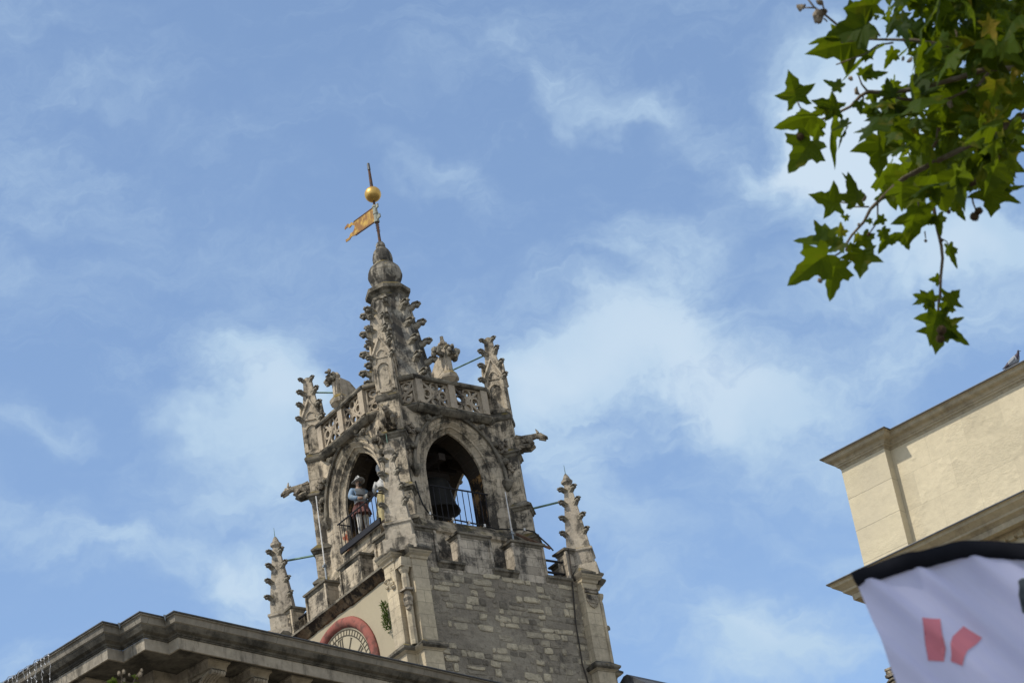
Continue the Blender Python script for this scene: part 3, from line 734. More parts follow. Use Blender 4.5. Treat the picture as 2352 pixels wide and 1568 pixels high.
# ------------------------------------------------------------------ spire
def SR(z_): return .50 + (37.5 - z_) * .137
mb = MB()
mb.lathe([(1.30, 32.8), (1.28, 33.2)] + [(SR(z_), z_) for z_ in (33.25, 34.2, 35.2, 36.2, 37.0, 37.45)], 8)
for k in range(8):
    a = k * math.pi / 4
    mb.tube([(SR(z_) * math.cos(a), SR(z_) * math.sin(a), z_) for z_ in (33.3, 34.5, 36, 37.45)], .05, 5)
mb.jit(.014, 4)
spire = mb.build('spire', 'spire_stone', tower)
mb = MB()
mb.lathe([(.50, 37.36), (.55, 37.42), (.55, 37.48), (.51, 37.53), (.56, 37.60), (.65, 37.66), (.66, 37.76), (.52, 37.86), (.40, 37.93)], 8)
mb.jit(.014, 4).build('collar', 'weathered_stone', spire)
for k in range(8):
    a = k * math.pi / 4
    if not facing(0, a): continue
    for i in range(6):
        z_ = 34.05 + .60 * i + (.14 if k % 2 else 0)
        if z_ > 37.35: continue
        r = SR(z_) + .02
        crocket(.29, spire, r * math.cos(a), r * math.sin(a), z_, a)
mb = MB().lathe([(.385, 37.90), (.375, 37.98), (.40, 38.06), (.45, 38.16), (.485, 38.27), (.49, 38.35), (.475, 38.365), (.48, 38.39), (.465, 38.48), (.42, 38.57), (.35, 38.65), (.275, 38.71), (.265, 38.73), (.285, 38.80), (.292, 38.90), (.28, 39.01), (.24, 39.12), (.18, 39.21), (.135, 39.265), (.12, 39.28), (.14, 39.31), (.13, 39.39), (.09, 39.45), (.04, 39.48)], 16, (0, 0), R(11.25))
fin = mb.jit(.01, 4).build('spire_finial', 'spire_stone', tower)
# weather vane
mb = MB().tube([(0, 0, 39.4), (0, 0, 39.7), (0, 0, 40.2)], [.045, .04, .04], 8); mb.tube([(0, 0, 40.6), (0, 0, 40.9)], .035, 8)
mb.tube([(0, 0, 41.3), (0, 0, 41.75), (0, 0, 42.15)], [.05, .04, .03], 8)
for i in range(7): mb.tube([(-.07, .0, 39.85 + i * .055), (.07, 0, 39.86 + i * .055)], .012, 4)
pole = mb.build('vane_pole', 'rust_iron', tower)
MB().tube([(0, 0, 41.95), (0, 0, 42.17)], [.045, .04], 8).build('pole_tip', 'dark_zinc', pole)
MB().ball((0, 0, 41.1), .24, 24, 16).build('gilded_ball', 'gold', pole, smooth=True)
mb = MB().tube([(0, 0, 40.16), (0, 0, 40.72)], .068, 10)
for z_ in (40.18, 40.45, 40.68): mb.tube([(0, 0, z_ - .03), (0, 0, z_ + .03)], .082, 10)
mb.box(-.02, .02, -.20, -.06, 40.22, 40.34); mb.box(-.02, .02, -.17, -.06, 40.58, 40.70)
mb.build('vane_sleeve', 'sleeve_metal', pole)
fl = [(.08, 40.26), (.08, 40.71), (1.02, 40.83), (1.16, 40.83), (1.22, 40.90), (1.32, 40.88), (1.40, 40.96), (1.58, 40.93), (1.60, 40.87), (1.44, 40.86), (1.36, 40.78), (1.22, 40.80), (1.08, 40.70), (1.12, 40.62), (1.20, 40.56), (1.34, 40.58), (1.44, 40.50), (1.62, 40.53), (1.62, 40.45), (1.44, 40.42), (1.32, 40.46), (1.14, 40.40), (1.0, 40.40)]
mb = MB(); mb.loft([[(x, y, z_ - .02 + .0 * y) for y, z_ in fl] for x in (-.012, .012)])
mb.build('pennant', 'gilt_copper', pole)
mb = MB()
for a, b_ in (((.08, 40.71), (1.1, 40.84)), ((.08, 40.24), (1.1, 40.385))): mb.tube([(0, a[0], a[1] - .02), (0, b_[0], b_[1] - .02)], .025, 5)
mb.build('pennant_edge', 'rust_iron', pole)

# ------------------------------------------------------------------ clock
CY, CZ = .2, 25.75
clock = MB().lathe([(1.42, 0), (1.42, .03)], 48).xf(TR(-3.0, CY, CZ) @ Matrix.Rotation(-math.pi / 2, 4, 'Y')).build('clock_face', 'clock_cream', tower)
rr = []
for i in range(65):
    a = 2 * math.pi * i / 64
    rr.append([(-3.0 - .13 * max(math.sin(p), -.05), CY + (1.53 + .15 * math.cos(p)) * math.cos(a), CZ + (1.53 + .15 * math.cos(p)) * math.sin(a)) for p in [math.pi * j / 7 for j in range(8)] + [1.5 * math.pi]])
MB().loft(rr, caps=False).jit(.015, 3).build('clock_rim', 'red_plaster', clock, smooth=True)
mb = MB()
def cpt(r, a, x=-3.04): return (x, CY - r * math.sin(a), CZ + r * math.cos(a))
def cbar(mb, p, q, th):
    p, q = Vector(p), Vector(q); d = (q - p).normalized(); nn = Vector((0, -d.z, d.y)) * th / 2; e = Vector((.018, 0, 0))
    mb.loft([[s_ + nn, s_ - nn, s_ - nn + e, s_ + nn + e] for s_ in (p, q)])
for r in (1.34, 1.19):
    for i in range(60): cbar(mb, cpt(r, 2 * math.pi * i / 60), cpt(r, 2 * math.pi * (i + 1) / 60), .028)
for i in range(60): cbar(mb, cpt(1.19, 2 * math.pi * i / 60), cpt(1.34, 2 * math.pi * i / 60), .026)
mb.build('minute_track', 'clock_black', clock)
ROM = ['XII', 'I', 'II', 'III', 'IIII', 'V', 'VI', 'VII', 'VIII', 'IX', 'X', 'XI']
for h_, s_ in enumerate(ROM):
    mb = MB(); a = 2 * math.pi * h_ / 12; wd = {'I': .10, 'V': .20, 'X': .20}
    tot = sum(wd[ch] for ch in s_); u = -tot / 2
    er = Vector((0, -math.sin(a), math.cos(a))); et = Vector((0, -math.cos(a), -math.sin(a))); c0 = Vector((-3.04, CY, CZ))
    def pp(u_, r): return c0 + er * r + et * u_
    r0, r1 = .84, 1.13
    for ch in s_:
        um = u + wd[ch] / 2
        if ch == 'I':
            cbar(mb, pp(um, r0), pp(um, r1), .05)
            for r in (r0, r1): cbar(mb, pp(um - .045, r), pp(um + .045, r), .02)
        elif ch == 'V':
            cbar(mb, pp(um - .08, r1), pp(um, r0), .05); cbar(mb, pp(um + .08, r1), pp(um, r0), .025)
            cbar(mb, pp(um - .12, r1), pp(um - .04, r1), .02); cbar(mb, pp(um + .04, r1), pp(um + .12, r1), .02)
        else:
            cbar(mb, pp(um - .08, r1), pp(um + .08, r0), .05); cbar(mb, pp(um + .08, r1), pp(um - .08, r0), .025)
            for sx in (-1, 1):
                for r in (r0, r1): cbar(mb, pp(um + sx * .08 - .04, r), pp(um + sx * .08 + .04, r), .02)
        u += wd[ch]
    mb.build('numeral', 'clock_black', clock)
for ln, a, nm in ((.62, R(200), 'hour_hand'), (1.05, R(150), 'minute_hand')):
    mb = MB(); cbar(mb, cpt(-.12, a, -3.07), cpt(ln, a, -3.07), .07); mb.build(nm, 'clock_black', clock)

# ------------------------------------------------------------------ ironwork
def railing(x0, x1, z0, z1, n, y, base):
    t_ = MB().tube([(x0, y, z1), (x1, y, z1)], .023, 6)
    if base: t_.box(x0, x1, y - .03, y + .03, z0, z0 + .16)
    else: t_.tube([(x0, y, z0), (x1, y, z0)], .018, 6)
    bars = [MB().tube([(x0 + (x1 - x0) * (i + .5) / n, y, z0), (x0 + (x1 - x0) * (i + .5) / n, y, z1)], .0125, 5) for i in range(n)]
    return t_, bars
t_, bars = railing(-.84, 1.12, 29.74, 30.60, 11, -2.16, True)
for sx in (-.84, 1.12): t_.tube([(sx, -2.16, 30.62), (sx, -1.7, 30.62)], .02, 5)
M = rot(-math.pi / 2)
ro = t_.xf(M).build('railing', 'iron', tower)
for b_ in bars: b_.xf(M).build('bar', 'iron', ro)
t_, bars = railing(-.92, .95, 29.60, 30.70, 10, -1.80, False)
ro = t_.build('railing', 'iron', tower)
for b_ in bars: b_.build('bar', 'iron', ro)
for th in DIAG:
    c, s_ = math.cos(th), math.sin(th)
    MB().tube([(2.9 * c, 2.9 * s_, 30.30), (3.92 * c, 3.92 * s_, 30.33)], .03, 5).build('tie_rod', 'verdigris', tower)
    MB().tube([(.9 * c, .9 * s_, 34.78), (2.48 * c, 2.48 * s_, 35.18)], .024, 5).build('tie_rod', 'verdigris', tower)
for k in (0, 3):
    for z_ in (28.08, 28.42):
        t_ = MB().tube([(1.46, -2.8, z_), (2.27, -2.8, z_)], .032, 6)
        if k == 3: t_.xf(Matrix(((0, 1, 0, 0), (1, 0, 0, 0), (0, 0, 1, 0), (0, 0, 0, 1))))
        t_.build('guard_rail', 'iron', tower)
mb = MB().tube([(2.32, -3.06, 28.72), (2.28, -3.05, 27.9), (2.15, -3.03, 26.6), (2.13, -3.03, 25.4), (2.2, -3.02, 25.1), (2.3, -3.02, 24)], .020, 6)
mb.build('drain_pipe', 'pipe_brown', tower)
mb = MB().tube([(1.35, -2.22, 29.40), (1.95, -2.78, 28.80)], .045, 4); mb.build('wooden_brace', 'wood_brown', tower)
MB().box(-2.04, -1.98, .62, .86, 29.6, 30.36).jit(.01, 4).build('stained_jamb', 'red_moss', tower)

# ------------------------------------------------------------------ things on the tower
TW = lambda x, y, z_: tuple(Vector((-3.2248, 62.4, 0)) + rot(TAZ) @ Vector((x, y, z_)))
bell = thing('bell', 'large dark bronze bell hanging in the right belfry arch', 'bell', TW(.10, -.70, 30.52), TAZ)
pf = [(.55, 0), (.58, .02), (.57, .06), (.51, .16), (.45, .32), (.41, .55), (.40, .78), (.36, .90), (.26, .98), (.10, 1.0)]
mb = MB().lathe(pf, 28); mb.lathe([(.53, .01), (.42, .2), (.34, .75), (.05, .92)], 28); mb.build('bell_body', 'bronze', bell, smooth=True)
MB().tube([(0, 0, .9), (0, 0, .12)], [.03, .05], 6).ball((0, 0, .08), .09, 8, 6).build('clapper', 'iron', bell)
mb = MB().box(-.45, .45, -.09, .09, 1.0, 1.22); mb.tube([(-.2, 0, 1.0), (-.2, 0, 1.6)], .03, 5); mb.tube([(.2, 0, 1.0), (.2, 0, 1.6)], .03, 5); mb.build('headstock', 'beam_wood', bell)
def antenna(name, x, y, z0, z1, label):
    o = thing(name, label, 'antenna', TW(x, y, z0), TAZ, 'white rod antennas on the tower')
    MB().tube([(0, 0, .45), (0, 0, z1 - z0)], [.019, .014], 8).build('rod', 'white_rod', o)
    MB().tube([(0, 0, 0), (0, 0, .5)], .028, 8).box(-.05, .05, -.03, .05, .40, .45).build('mast', 'zinc', o)
antenna('rod_antenna', 1.12, -2.34, 28.9, 30.55, 'white rod antenna beside the right belfry arch above the parapet')
antenna('rod_antenna', -2.88, .62, 28.78, 31.25, 'taller white rod antenna standing on a left parapet merlon')
cab = [(-1.55, -2.05, 30.6), (-1.52, -2.08, 30.2), (-1.45, -2.1, 29.9), (-1.3, -2.1, 29.68), (-1.1, -2.12, 29.62), (-.6, -2.12, 29.60), (-.1, -2.12, 29.58), (.4, -2.12, 29.56), (.8, -2.14, 29.50), (1.2, -2.2, 29.52), (1.6, -2.25, 29.55), (1.8, -2.4, 29.45), (2.05, -2.6, 29.0), (2.1, -2.7, 28.8)]
o = MB().tube(cab, .022, 5).build('cable', 'black_cable'); o.location = (-3.2248, 62.4, 0); o.rotation_euler = (0, 0, TAZ)
tag(o, 'thin black cable clipped along the sill below the right belfry arch', 'cable')
for i in (3, 5, 6, 7, 9, 10):
    x, y, z_ = cab[i]; MB().box(x - .015, x + .035, y - .04, y + .02, z_ - .05, z_ + .03).build('clip', 'white_rod', o)
# wall plant on the plaster
wp = thing('wall_plant', 'small green weed growing down the plaster beside the corner pier', 'plant', TW(-3.02, -2.08, 26.6), TAZ)
def leafy(mb, c, L, rr_, tone):
    d = Vector((rr_.uniform(-1, .2), rr_.uniform(-1, 1), rr_.uniform(-.2, 1))).normalized(); a = d.cross(Vector((.3, .2, 1))).normalized() * L * .13
    mb.tv = tone; c = Vector(c); mb.add([c, c + d * L * .5 + a, c + d * L, c + d * L * .5 - a], [(0, 1, 2, 3)])
mb = MB(); r2 = random.Random(3)
for i in range(230):
    z_ = r2.uniform(-.42, .34); s_ = .09 * (1 - abs(z_) / .6)
    leafy(mb, (r2.uniform(-.14, 0), r2.uniform(-s_, s_), z_), r2.uniform(.07, .15), r2, r2.random() * .9)
mb.build('foliage', 'weed', wp, fixn=False)
MB().tube([(.02, 0, -.3), (-.05, .01, 0), (-.04, -.01, .25)], .012, 5).build('stem', 'twig', wp)

# statues of the bell striker couple (frame: figure faces -y, feet at 0)
def skin_mesh(name, verts, edges, radii, sub=2):
    me = bpy.data.meshes.new(name); me.from_pydata(verts, edges, [])
    o = bpy.data.objects.new(name, me); COL.objects.link(o)
    sk = o.modifiers.new('s', 'SKIN'); sk.use_smooth_shade = True
    for i, r in enumerate(radii): me.skin_vertices[0].data[i].radius = (r, r) if not hasattr(r, '__len__') else r
    me.skin_vertices[0].data[0].use_root = True
    o.modifiers.new('u', 'SUBSURF').levels = sub; o.modifiers['u'].render_levels = sub
    dg = bpy.context.evaluated_depsgraph_get(); dg.update()
    nm = bpy.data.meshes.new_from_object(o.evaluated_get(dg))
    bpy.data.objects.remove(o); nm.name = name
    for p in nm.polygons: p.use_smooth = True
    return nm
def addmesh(name, me, mats, parent, fn=None):
    me.materials.clear()
    for x in mats: me.materials.append(MATS[x])
    if fn:
        for p in me.polygons: p.material_index = fn(p.center)
    o = bpy.data.objects.new(name, me); COL.objects.link(o); o.parent = parent; return o
jack = thing('statue', 'painted statue in helmet, blue sleeves and red skirt behind the railing', 'statue', TW(-1.72, .29, 30.03), TAZ + R(-6), 'bell striker statues')
V = [(0, 0, .86), (0, .01, 1.05), (0, 0, 1.28), (0, -.01, 1.40), (0, -.03, 1.50), (0, -.045, 1.60), (0, -.04, 1.68),
     (.10, 0, .80), (.115, -.02, .47), (.12, .02, .12), (.13, -.10, .03), (-.10, 0, .80), (-.115, -.04, .47), (-.12, .0, .12), (-.13, -.12, .03),
     (.19, 0, 1.36), (.27, -.02, 1.13), (.16, -.24, 1.05), (.08, -.30, 1.08), (-.19, 0, 1.36), (-.28, -.03, 1.14), (-.14, -.26, 1.02), (-.06, -.31, 1.03)]
E_ = [(0, 1), (1, 2), (2, 3), (3, 4), (4, 5), (5, 6), (0, 7), (7, 8), (8, 9), (9, 10), (0, 11), (11, 12), (12, 13), (13, 14), (2, 15), (15, 16), (16, 17), (17, 18), (2, 19), (19, 20), (20, 21), (21, 22)]
Rr = [.14, .135, .16, .075, .06, .095, .075, .10, .072, .048, .04, .10, .072, .048, .04, .075, .06, .045, .035, .075, .06, .045, .035]
addmesh('body', skin_mesh('body', V, E_, Rr), ['white_paint', 'skin_paint', 'shoe_black'], jack, lambda c: 2 if c.z < .09 else (1 if (c.z > 1.42 or c.y < -.24 and c.z > .9) else 0))
Vt = [(0, 0, .92), (0, .01, 1.08), (0, -.005, 1.28), (0, -.01, 1.40), (.20, 0, 1.36), (.28, -.02, 1.13), (.18, -.22, 1.055), (-.20, 0, 1.36), (-.29, -.03, 1.14), (-.16, -.24, 1.03)]
addmesh('tunic', skin_mesh('tunic', Vt, [(0, 1), (1, 2), (2, 3), (2, 4), (4, 5), (5, 6), (2, 7), (7, 8), (8, 9)], [.165, .155, .18, .085, .10, .09, .06, .10, .09, .06]), ['grey_armour', 'blue_paint'], jack, lambda c: 1 if abs(c.x) > .15 or (c.y < -.15) else 0)
mb = MB(); rings = []
for r, z_ in ((.15, 1.0), (.19, .90), (.23, .78), (.26, .66)):
    rings.append([((r + .022 * (z_ < .95) * math.cos(14 * a)) * math.cos(a), (r + .022 * (z_ < .95) * math.cos(14 * a)) * math.sin(a), z_) for a in [2 * math.pi * i / 56 for i in range(56)]])
mb.loft(rings); mb.build('skirt', 'skirt_red', jack)
mb = MB(); rings = []
for k in range(7):
    t_ = k / 6; rings.append([(.125 * math.cos(a) * math.cos(t_ * 1.5), -.04 + .14 * math.sin(a) * math.cos(t_ * 1.5), 1.63 + .13 * math.sin(t_ * 1.57)) for a in [2 * math.pi * i / 16 for i in range(16)]])
mb.loft(rings)
br = [[((.12 + e) * math.cos(a), -.04 + (.13 + e * 1.7) * math.sin(a), 1.63 + up_ + .05 * abs(math.sin(a)) ** 2 * (e > .01)) for e, up_ in ((0, .015), (.05, 0), (.05, -.01), (0, -.01))] for a in [2 * math.pi * i / 24 for i in range(25)]]
mb.loft(br, caps=False)
mb.tube([(0, -.16, 1.68), (0, -.08, 1.79), (0, .02, 1.80), (0, .09, 1.70)], [.02, .03, .03, .02], 6)
mb.build('helmet', 'steel_helmet', jack, smooth=True)
mb = MB().ball((0, -.135, 1.585), .022, 6, 5, (.8, 1, 1.4)); mb.ball((0, -.125, 1.51), .05, 8, 5, (1, .7, 1.1)); mb.build('beard', 'shoe_black', jack)
mb = MB()
for sx, bx, by, bz in ((1, .08, -.32, 1.085), (-1, -.06, -.33, 1.035)):
    for f_ in range(4): mb.tube([(bx - sx * .0, by, bz + .03 - f_ * .02), (bx - sx * .05, by - .04 + .004 * f_, bz + .03 - f_ * .02), (bx - sx * .075, by - .01, bz + .028 - f_ * .02)], [.012, .012, .009], 5)
    mb.tube([(bx + sx * .01, by, bz + .03), (bx - sx * .02, by - .02, bz + .06)], [.013, .01], 5)
mb.build('fingers', 'white_paint', jack)
mb = MB().tube([(.10, -.31, 1.09), (-.30, -.38, 1.06)], .018, 6); mb.xf(TR(0, 0, 0)); mb.tube([(.16, -.36, 1.14), (.15, -.25, 1.10)], .10, 10); mb.build('hammer', 'shoe_black', jack)
wife = thing('statue', 'weathered white statue in yellow dress half hidden behind the near pinnacle', 'statue', TW(-1.20, -.13, 30.25), TAZ + R(140), 'bell striker statues')
V = [(0, 0, .80), (0, 0, 1.05), (0, 0, 1.26), (0, 0, 1.38), (0, -.02, 1.48), (0, -.03, 1.60), (0, 0, 1.72),
     (.17, 0, 1.30), (.27, -.06, 1.10), (.20, -.24, 1.02), (.10, -.30, 1.06), (-.17, 0, 1.30), (-.27, -.06, 1.10), (-.20, -.24, 1.02), (-.10, -.30, 1.06)]
addmesh('body', skin_mesh('body', V, [(0, 1), (1, 2), (2, 3), (3, 4), (4, 5), (5, 6), (2, 7), (7, 8), (8, 9), (9, 10), (2, 11), (11, 12), (12, 13), (13, 14)], [.14, .13, .155, .08, .065, .11, .09, .08, .065, .05, .04, .08, .065, .05, .04]), ['pale_silver'], wife)
mb = MB(); rings = []
for r, z_ in ((.14, 1.04), (.19, .9), (.25, .5), (.31, .0)):
    rings.append([((r + .02 * math.cos(11 * a)) * math.cos(a), (r + .02 * math.cos(11 * a)) * math.sin(a), z_) for a in [2 * math.pi * i / 44 for i in range(44)]])
mb.loft(rings); mb.build('dress', 'yellow_paint', wife)
mb = MB().ball((0, .02, 1.70), .14, 10, 8, (1, 1.05, 1.1)); mb.ball((0, .10, 1.56), .10, 8, 6, (1.1, .9, 1.5)); mb.jit(.02, 9).build('hair', 'pale_silver', wife, smooth=True)

# ------------------------------------------------------------------ dark roofed house behind the tower
hs = thing('stone_house', 'dark pitched roof showing low behind the right corner of the tower', 'house', TW(3.36, -4.4, 0), TAZ)
MB().box(.1, 9, .3, 2.6, 0, 24.3).build('wall', 'tower_stone', hs)
MB().loft([[(0, 0, 24.3), (9.2, 0, 23.9), (9.2, 2.9, 23.9), (0, 2.9, 24.3)], [(0, 1.15, 25.20), (9.2, 1.15, 24.45), (9.2, 1.3, 24.45), (0, 1.3, 25.20)]]).jit(.01, 3).build('roof', 'lead_roof', hs)

# ------------------------------------------------------------------ town hall
TH = thing('town_hall', 'grey stone classical building with stepped corner cornice at lower left', 'building', (-5.9817, 36.8803, 0), R(49.4))
path = [(-.79, 22), (-.79, .80), (-.48, .80), (-.48, .25), (0, .25), (0, 0), (24, 0)]
prof = [(.5, 18.04), (.0, 18.0), (0, 17.975), (.03, 17.965), (.05, 17.87), (.075, 17.855), (.08, 17.83), (.115, 17.77), (.17, 17.745), (.18, 17.715), (.195, 17.71), (.195, 17.69), (.215, 17.685), (.22, 17.50), (.255, 17.50), (.26, 17.555), (.95, 17.56)]
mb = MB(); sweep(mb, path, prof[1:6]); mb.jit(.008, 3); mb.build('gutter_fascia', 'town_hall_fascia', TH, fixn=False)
mb = MB(); sweep(mb, path, prof[5:13]); mb.jit(.008, 3); mb.build('cornice_moulding', 'grimy_shade_grey', TH, fixn=False)  # cove darkened by colour for grime and shade together
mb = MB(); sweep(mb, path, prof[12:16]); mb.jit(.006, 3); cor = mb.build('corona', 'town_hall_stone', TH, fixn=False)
mb = MB(); sweep(mb, path, prof[15:]); mb.build('soffit', 'grimy_shade_grey', TH, fixn=False)  # soffit's shade painted in as a darker stone
mb = MB(); sweep(mb, path, [(-.012, 17.992), (-.016, 18.0), (-.012, 18.016), (.06, 18.02), (.5, 18.05)]); mb.build('roof_flashing', 'dark_zinc', TH, fixn=False)
mb = MB(); sweep(mb, path, [(.95, 17.56), (.96, 17.42), (.99, 17.40), (.99, 17.2), (1.03, 17.18), (1.03, 0)]); mb.build('wall', 'town_hall_stone', TH, fixn=False)
MB().box(.3, 23.9, .6, 22, 17.7, 18.0).build('roof', 'lead_roof', TH)
for i, (x, y) in enumerate(((-.0, .235), (-.475, .79))):
    mb = MB(); mb.add([(x - .02, y - .045, 18.022), (x + .05, y + .02, 18.03), (x - .0, y + .03, 18.03), (x - .02, y - .02, 17.93)], [(0, 1, 2), (0, 2, 3)])
    MB().loft([[(x - .035 - .02, y - .035, 18.02), (x + .01, y - .075 + .02, 18.02), (x + .06, y + .03, 18.03)], [(x - .03, y - .04, 17.92), (x - .025, y - .04, 17.92), (x + .06, y + .03, 17.93)]]).build('lead_patch', 'zinc', TH)
def console():
    t_ = MB(); hw = .20
    t_.loft([[(-hw - a, y0 - a, z_), (hw + a, y0 - a, z_), (hw + a, 1.0, z_), (-hw - a, 1.0, z_)] for a, y0, z_ in ((.03, .45, 17.565), (.03, .45, 17.53), (.01, .46, 17.51), (-.005, .47, 17.47), (-.01, .475, 17.41))])
    # scroll roll at the front and fluted tail curling back to the wall
    for k in range(5):
        x = -.115 + k * .0575
        t_.tube([(x - .024, .50, 17.37), (x + .024, .50, 17.37)], .055, 8)
        t_.tube([(x, .52, 17.40), (x, .70, 17.35), (x, .86, 17.24), (x, .96, 17.05)], [.03, .035, .035, .03], 6)
    t_.box(-.13, .13, .55, .99, 17.36, 17.41)
    return t_
cs = console(); first = None
for i in range(16):
    x = 1.20 + .88 * i
    if first is None: first = cs.build('console', 'town_hall_stone', TH); first.location = (x, 0, 0)
    else: dup(first, TH, loc=(x, 0, 0))
for i in range(8): dup(first, TH, loc=(-.79, 2.1 + .88 * i, 0), rz=-math.pi / 2)
# icicle fairy lights hanging over the left cornice
il = thing('string_lights', 'unlit white icicle lights hanging over the left cornice edge', 'lights', (-5.9817, 36.8803, 0), R(49.4))
mb = MB(); lamps = []
r3 = random.Random(11)
mb.tube([(-.80 + .02 * math.sin(i * 1.3), 2.25 + i * .08, 18.03 + .015 * math.sin(i * 2.1)) for i in range(26)], .006, 4)
for i in range(17):
    y = 2.2 + i * .10 + r3.uniform(-.03, .03); L_ = r3.choice([.18, .30, .42, .5]); pts = [(-.81, y, 18.03)]
    k = 0; zz = 18.03; yy = y
    while zz > 18.03 - L_: zz -= .05; yy += r3.uniform(-.025, .03); pts.append((-.815 - r3.uniform(0, .02), yy, zz))
    mb.tube(pts, .004, 4)
    for p_ in pts[1::2]: lamps.append(MB().tube([p_, (p_[0] - .01, p_[1] + r3.uniform(-.05, .05), p_[2] - .03)], [.009, .005], 4))
mb.build('wire', 'light_wire', il)
for l_ in lamps: l_.build('bulb', 'lamp_glass', il)

# ------------------------------------------------------------------ theatre
TO = thing('theatre', 'cream limestone building with attic and two cornices at right', 'building', (4.8572, 39.8201, 0), R(-38.7))
p1 = [(0, 14), (0, 0), (1.36, 0), (1.36, .18), (30, .18)]
mb = MB(); sweep(mb, p1, [(.0, 20.0), (.0, 19.985), (.03, 19.975), (.045, 19.94), (.05, 19.925), (.075, 19.905), (.125, 19.885), (.145, 19.86), (.15, 19.84), (.165, 19.835), (.17, 19.81), (.20, 19.79), (.21, 19.765), (.225, 19.75), (.23, 19.7)])
mb.jit(.005, 3).build('attic_cornice', 'theatre_cornice', TO, fixn=False)
mb = MB(); sweep(mb, p1, [(-.01, 19.985), (-.016, 20.0), (-.01, 20.014), (.08, 20.02), (.8, 20.05)]); mb.build('roof_flashing', 'dark_zinc', TO, fixn=False)
MB().box(.22, 1.14, .22, 3, 17.6, 19.77).build('attic_pilaster', 'theatre_smooth', TO)
MB().box(1.0, 29.9, .40, 13.9, 17.6, 19.76).build('attic_wall', 'theatre_rough', TO)
p2 = [(-.27, 14), (-.27, -.27), (30, -.27)]
mb = MB(); sweep(mb, p2, [(.0, 17.70), (0, 17.685), (.03, 17.675), (.05, 17.63), (.10, 17.60), (.14, 17.57), (.16, 17.555), (.17, 17.52), (.22, 17.50), (.255, 17.475), (.265, 17.47), (.27, 17.375), (.30, 17.375), (.305, 17.40), (.50, 17.405), (.505, 17.36), (.52, 17.35), (.53, 17.30), (.60, 17.28), (.60, 17.0)])
mb.jit(.005, 3).build('cornice', 'theatre_cornice', TO, fixn=False)
mb = MB(); sweep(mb, p2, [(-.01, 17.685), (-.016, 17.70), (-.01, 17.714), (.08, 17.72), (.7, 17.78)]); mb.build('roof_flashing', 'dark_zinc', TO, fixn=False)
dn = MB().box(-.05, .05, .24, .34, 17.26, 17.36).build('dentil', 'theatre_cornice', TO); dn.location = (.45, 0, 0)
for i in range(1, 40): dup(dn, TO, loc=(.45 + i * .17, 0, 0))
MB().box(.33, 30, .33, 13.9, 0, 17.3).build('wall', 'theatre_smooth', TO)
MB().box(.5, 29.5, .6, 13.5, 19.7, 20.03).build('roof', 'lead_roof', TO)
# low side wing with a carved scroll crowning it, seen behind the flag
wg = thing('side_wing', 'low stone wing with carved scroll ornament behind the flag', 'building', (5.09, 39.3, 0), R(-38.7))
MB().box(-.6, .32, 0, 3, 0, 15.28).build('wall', 'theatre_smooth', wg)
mb = MB()
for r in (.20, .13, .07): mb.tube([(.05 + r * math.cos(a), -.02, 15.5 + r * math.sin(a)) for a in [2 * math.pi * i / 20 for i in range(21)]], .028, 6)
mb.loft([[(.05 + .22 * math.cos(a), y, 15.5 + .22 * math.sin(a)) for a in [2 * math.pi * i / 20 for i in range(20)]] for y in (.0, .12)])
mb.box(-.06, .16, -.05, .15, 15.74, 15.79); mb.box(-.04, .14, -.04, .14, 15.80, 15.85); mb.box(-.05, .15, -.05, .15, 15.86, 15.90); mb.box(-.16, .26, -.05, .2, 15.27, 15.36)
mb.jit(.015, 8).build('carved_scroll', 'carved_stone', wg)

# ------------------------------------------------------------------ pigeons on the theatre roof edge (frame faces +x)
def pigeon(loc, rz, label, sit):
    o = thing('pigeon', label, 'bird', loc, rz, 'pigeons on the roof edge')
    mb = MB(); rings = []
    for x, z_, ry, rz_ in ((-.18, .065, .012, .008), (-.13, .085, .035, .02), (-.06, .115, .062, .055), (.02, .145, .068, .072), (.075, .175, .055, .062), (.105, .215, .036, .04), (.115, .245, .028, .03), (.125, .27, .030, .028), (.135, .288, .022, .016), (.14, .298, .006, .004)):
        rings.append([(x - (rz_ * .35 * math.sin(a)), ry * math.cos(a), z_ + rz_ * math.sin(a)) for a in [2 * math.pi * k / 12 for k in range(12)]])
    mb.loft(rings)
    me_o = mb.build('body', ['pigeon_grey', 'pigeon_dark'], o, smooth=True)
    for p in me_o.data.polygons: p.material_index = 1 if p.center.x > .065 and p.center.z > .16 else 0
    MB().tube([(.148, 0, .276), (.175, 0, .268)], [.008, .003], 5).build('beak', 'pigeon_dark', o)
    for sy in (-1, 1):
        wgm = MB(); 
        wgm.loft([[(x, sy * (.070 - .0 + th), z_ + hh) for th, hh in ((-.01, h), (.004, h * .6), (.006, -h * .4), (-.01, -h))] for x, z_, h in ((.05, .165, .03), (.0, .145, .045), (-.07, .11, .04), (-.15, .075, .015), (-.19, .06, .004))])
        wv = wgm.build('wing', ['pigeon_grey', 'pigeon_dark'], o)
        for p in wv.data.polygons: p.material_index = 1 if (-.13 < p.center.x < -.07) or p.center.x < -.155 else 0
        MB().tube([(.03, sy * .025, .09), (.03, sy * .025, .01), (.065, sy * .025, .004)], .006, 5).build('leg', 'pigeon_red', o)
    MB().loft([[(-.12, -.03, .085), (-.12, .03, .085), (-.12, .03, .075), (-.12, -.03, .075)], [(-.25, -.028, .035), (-.25, .028, .035), (-.25, .028, .03), (-.25, -.028, .03)]]).build('tail', 'pigeon_dark', o)
    return o
def TOW(x, y, z_): return tuple(Vector((4.8572, 39.8201, 0)) + rot(R(-38.7)) @ Vector((x, y, z_)))
pigeon(TOW(3.85, .30, 20.0), R(-38.7) + .15, 'grey pigeon standing high on the roof edge at far right', 0)
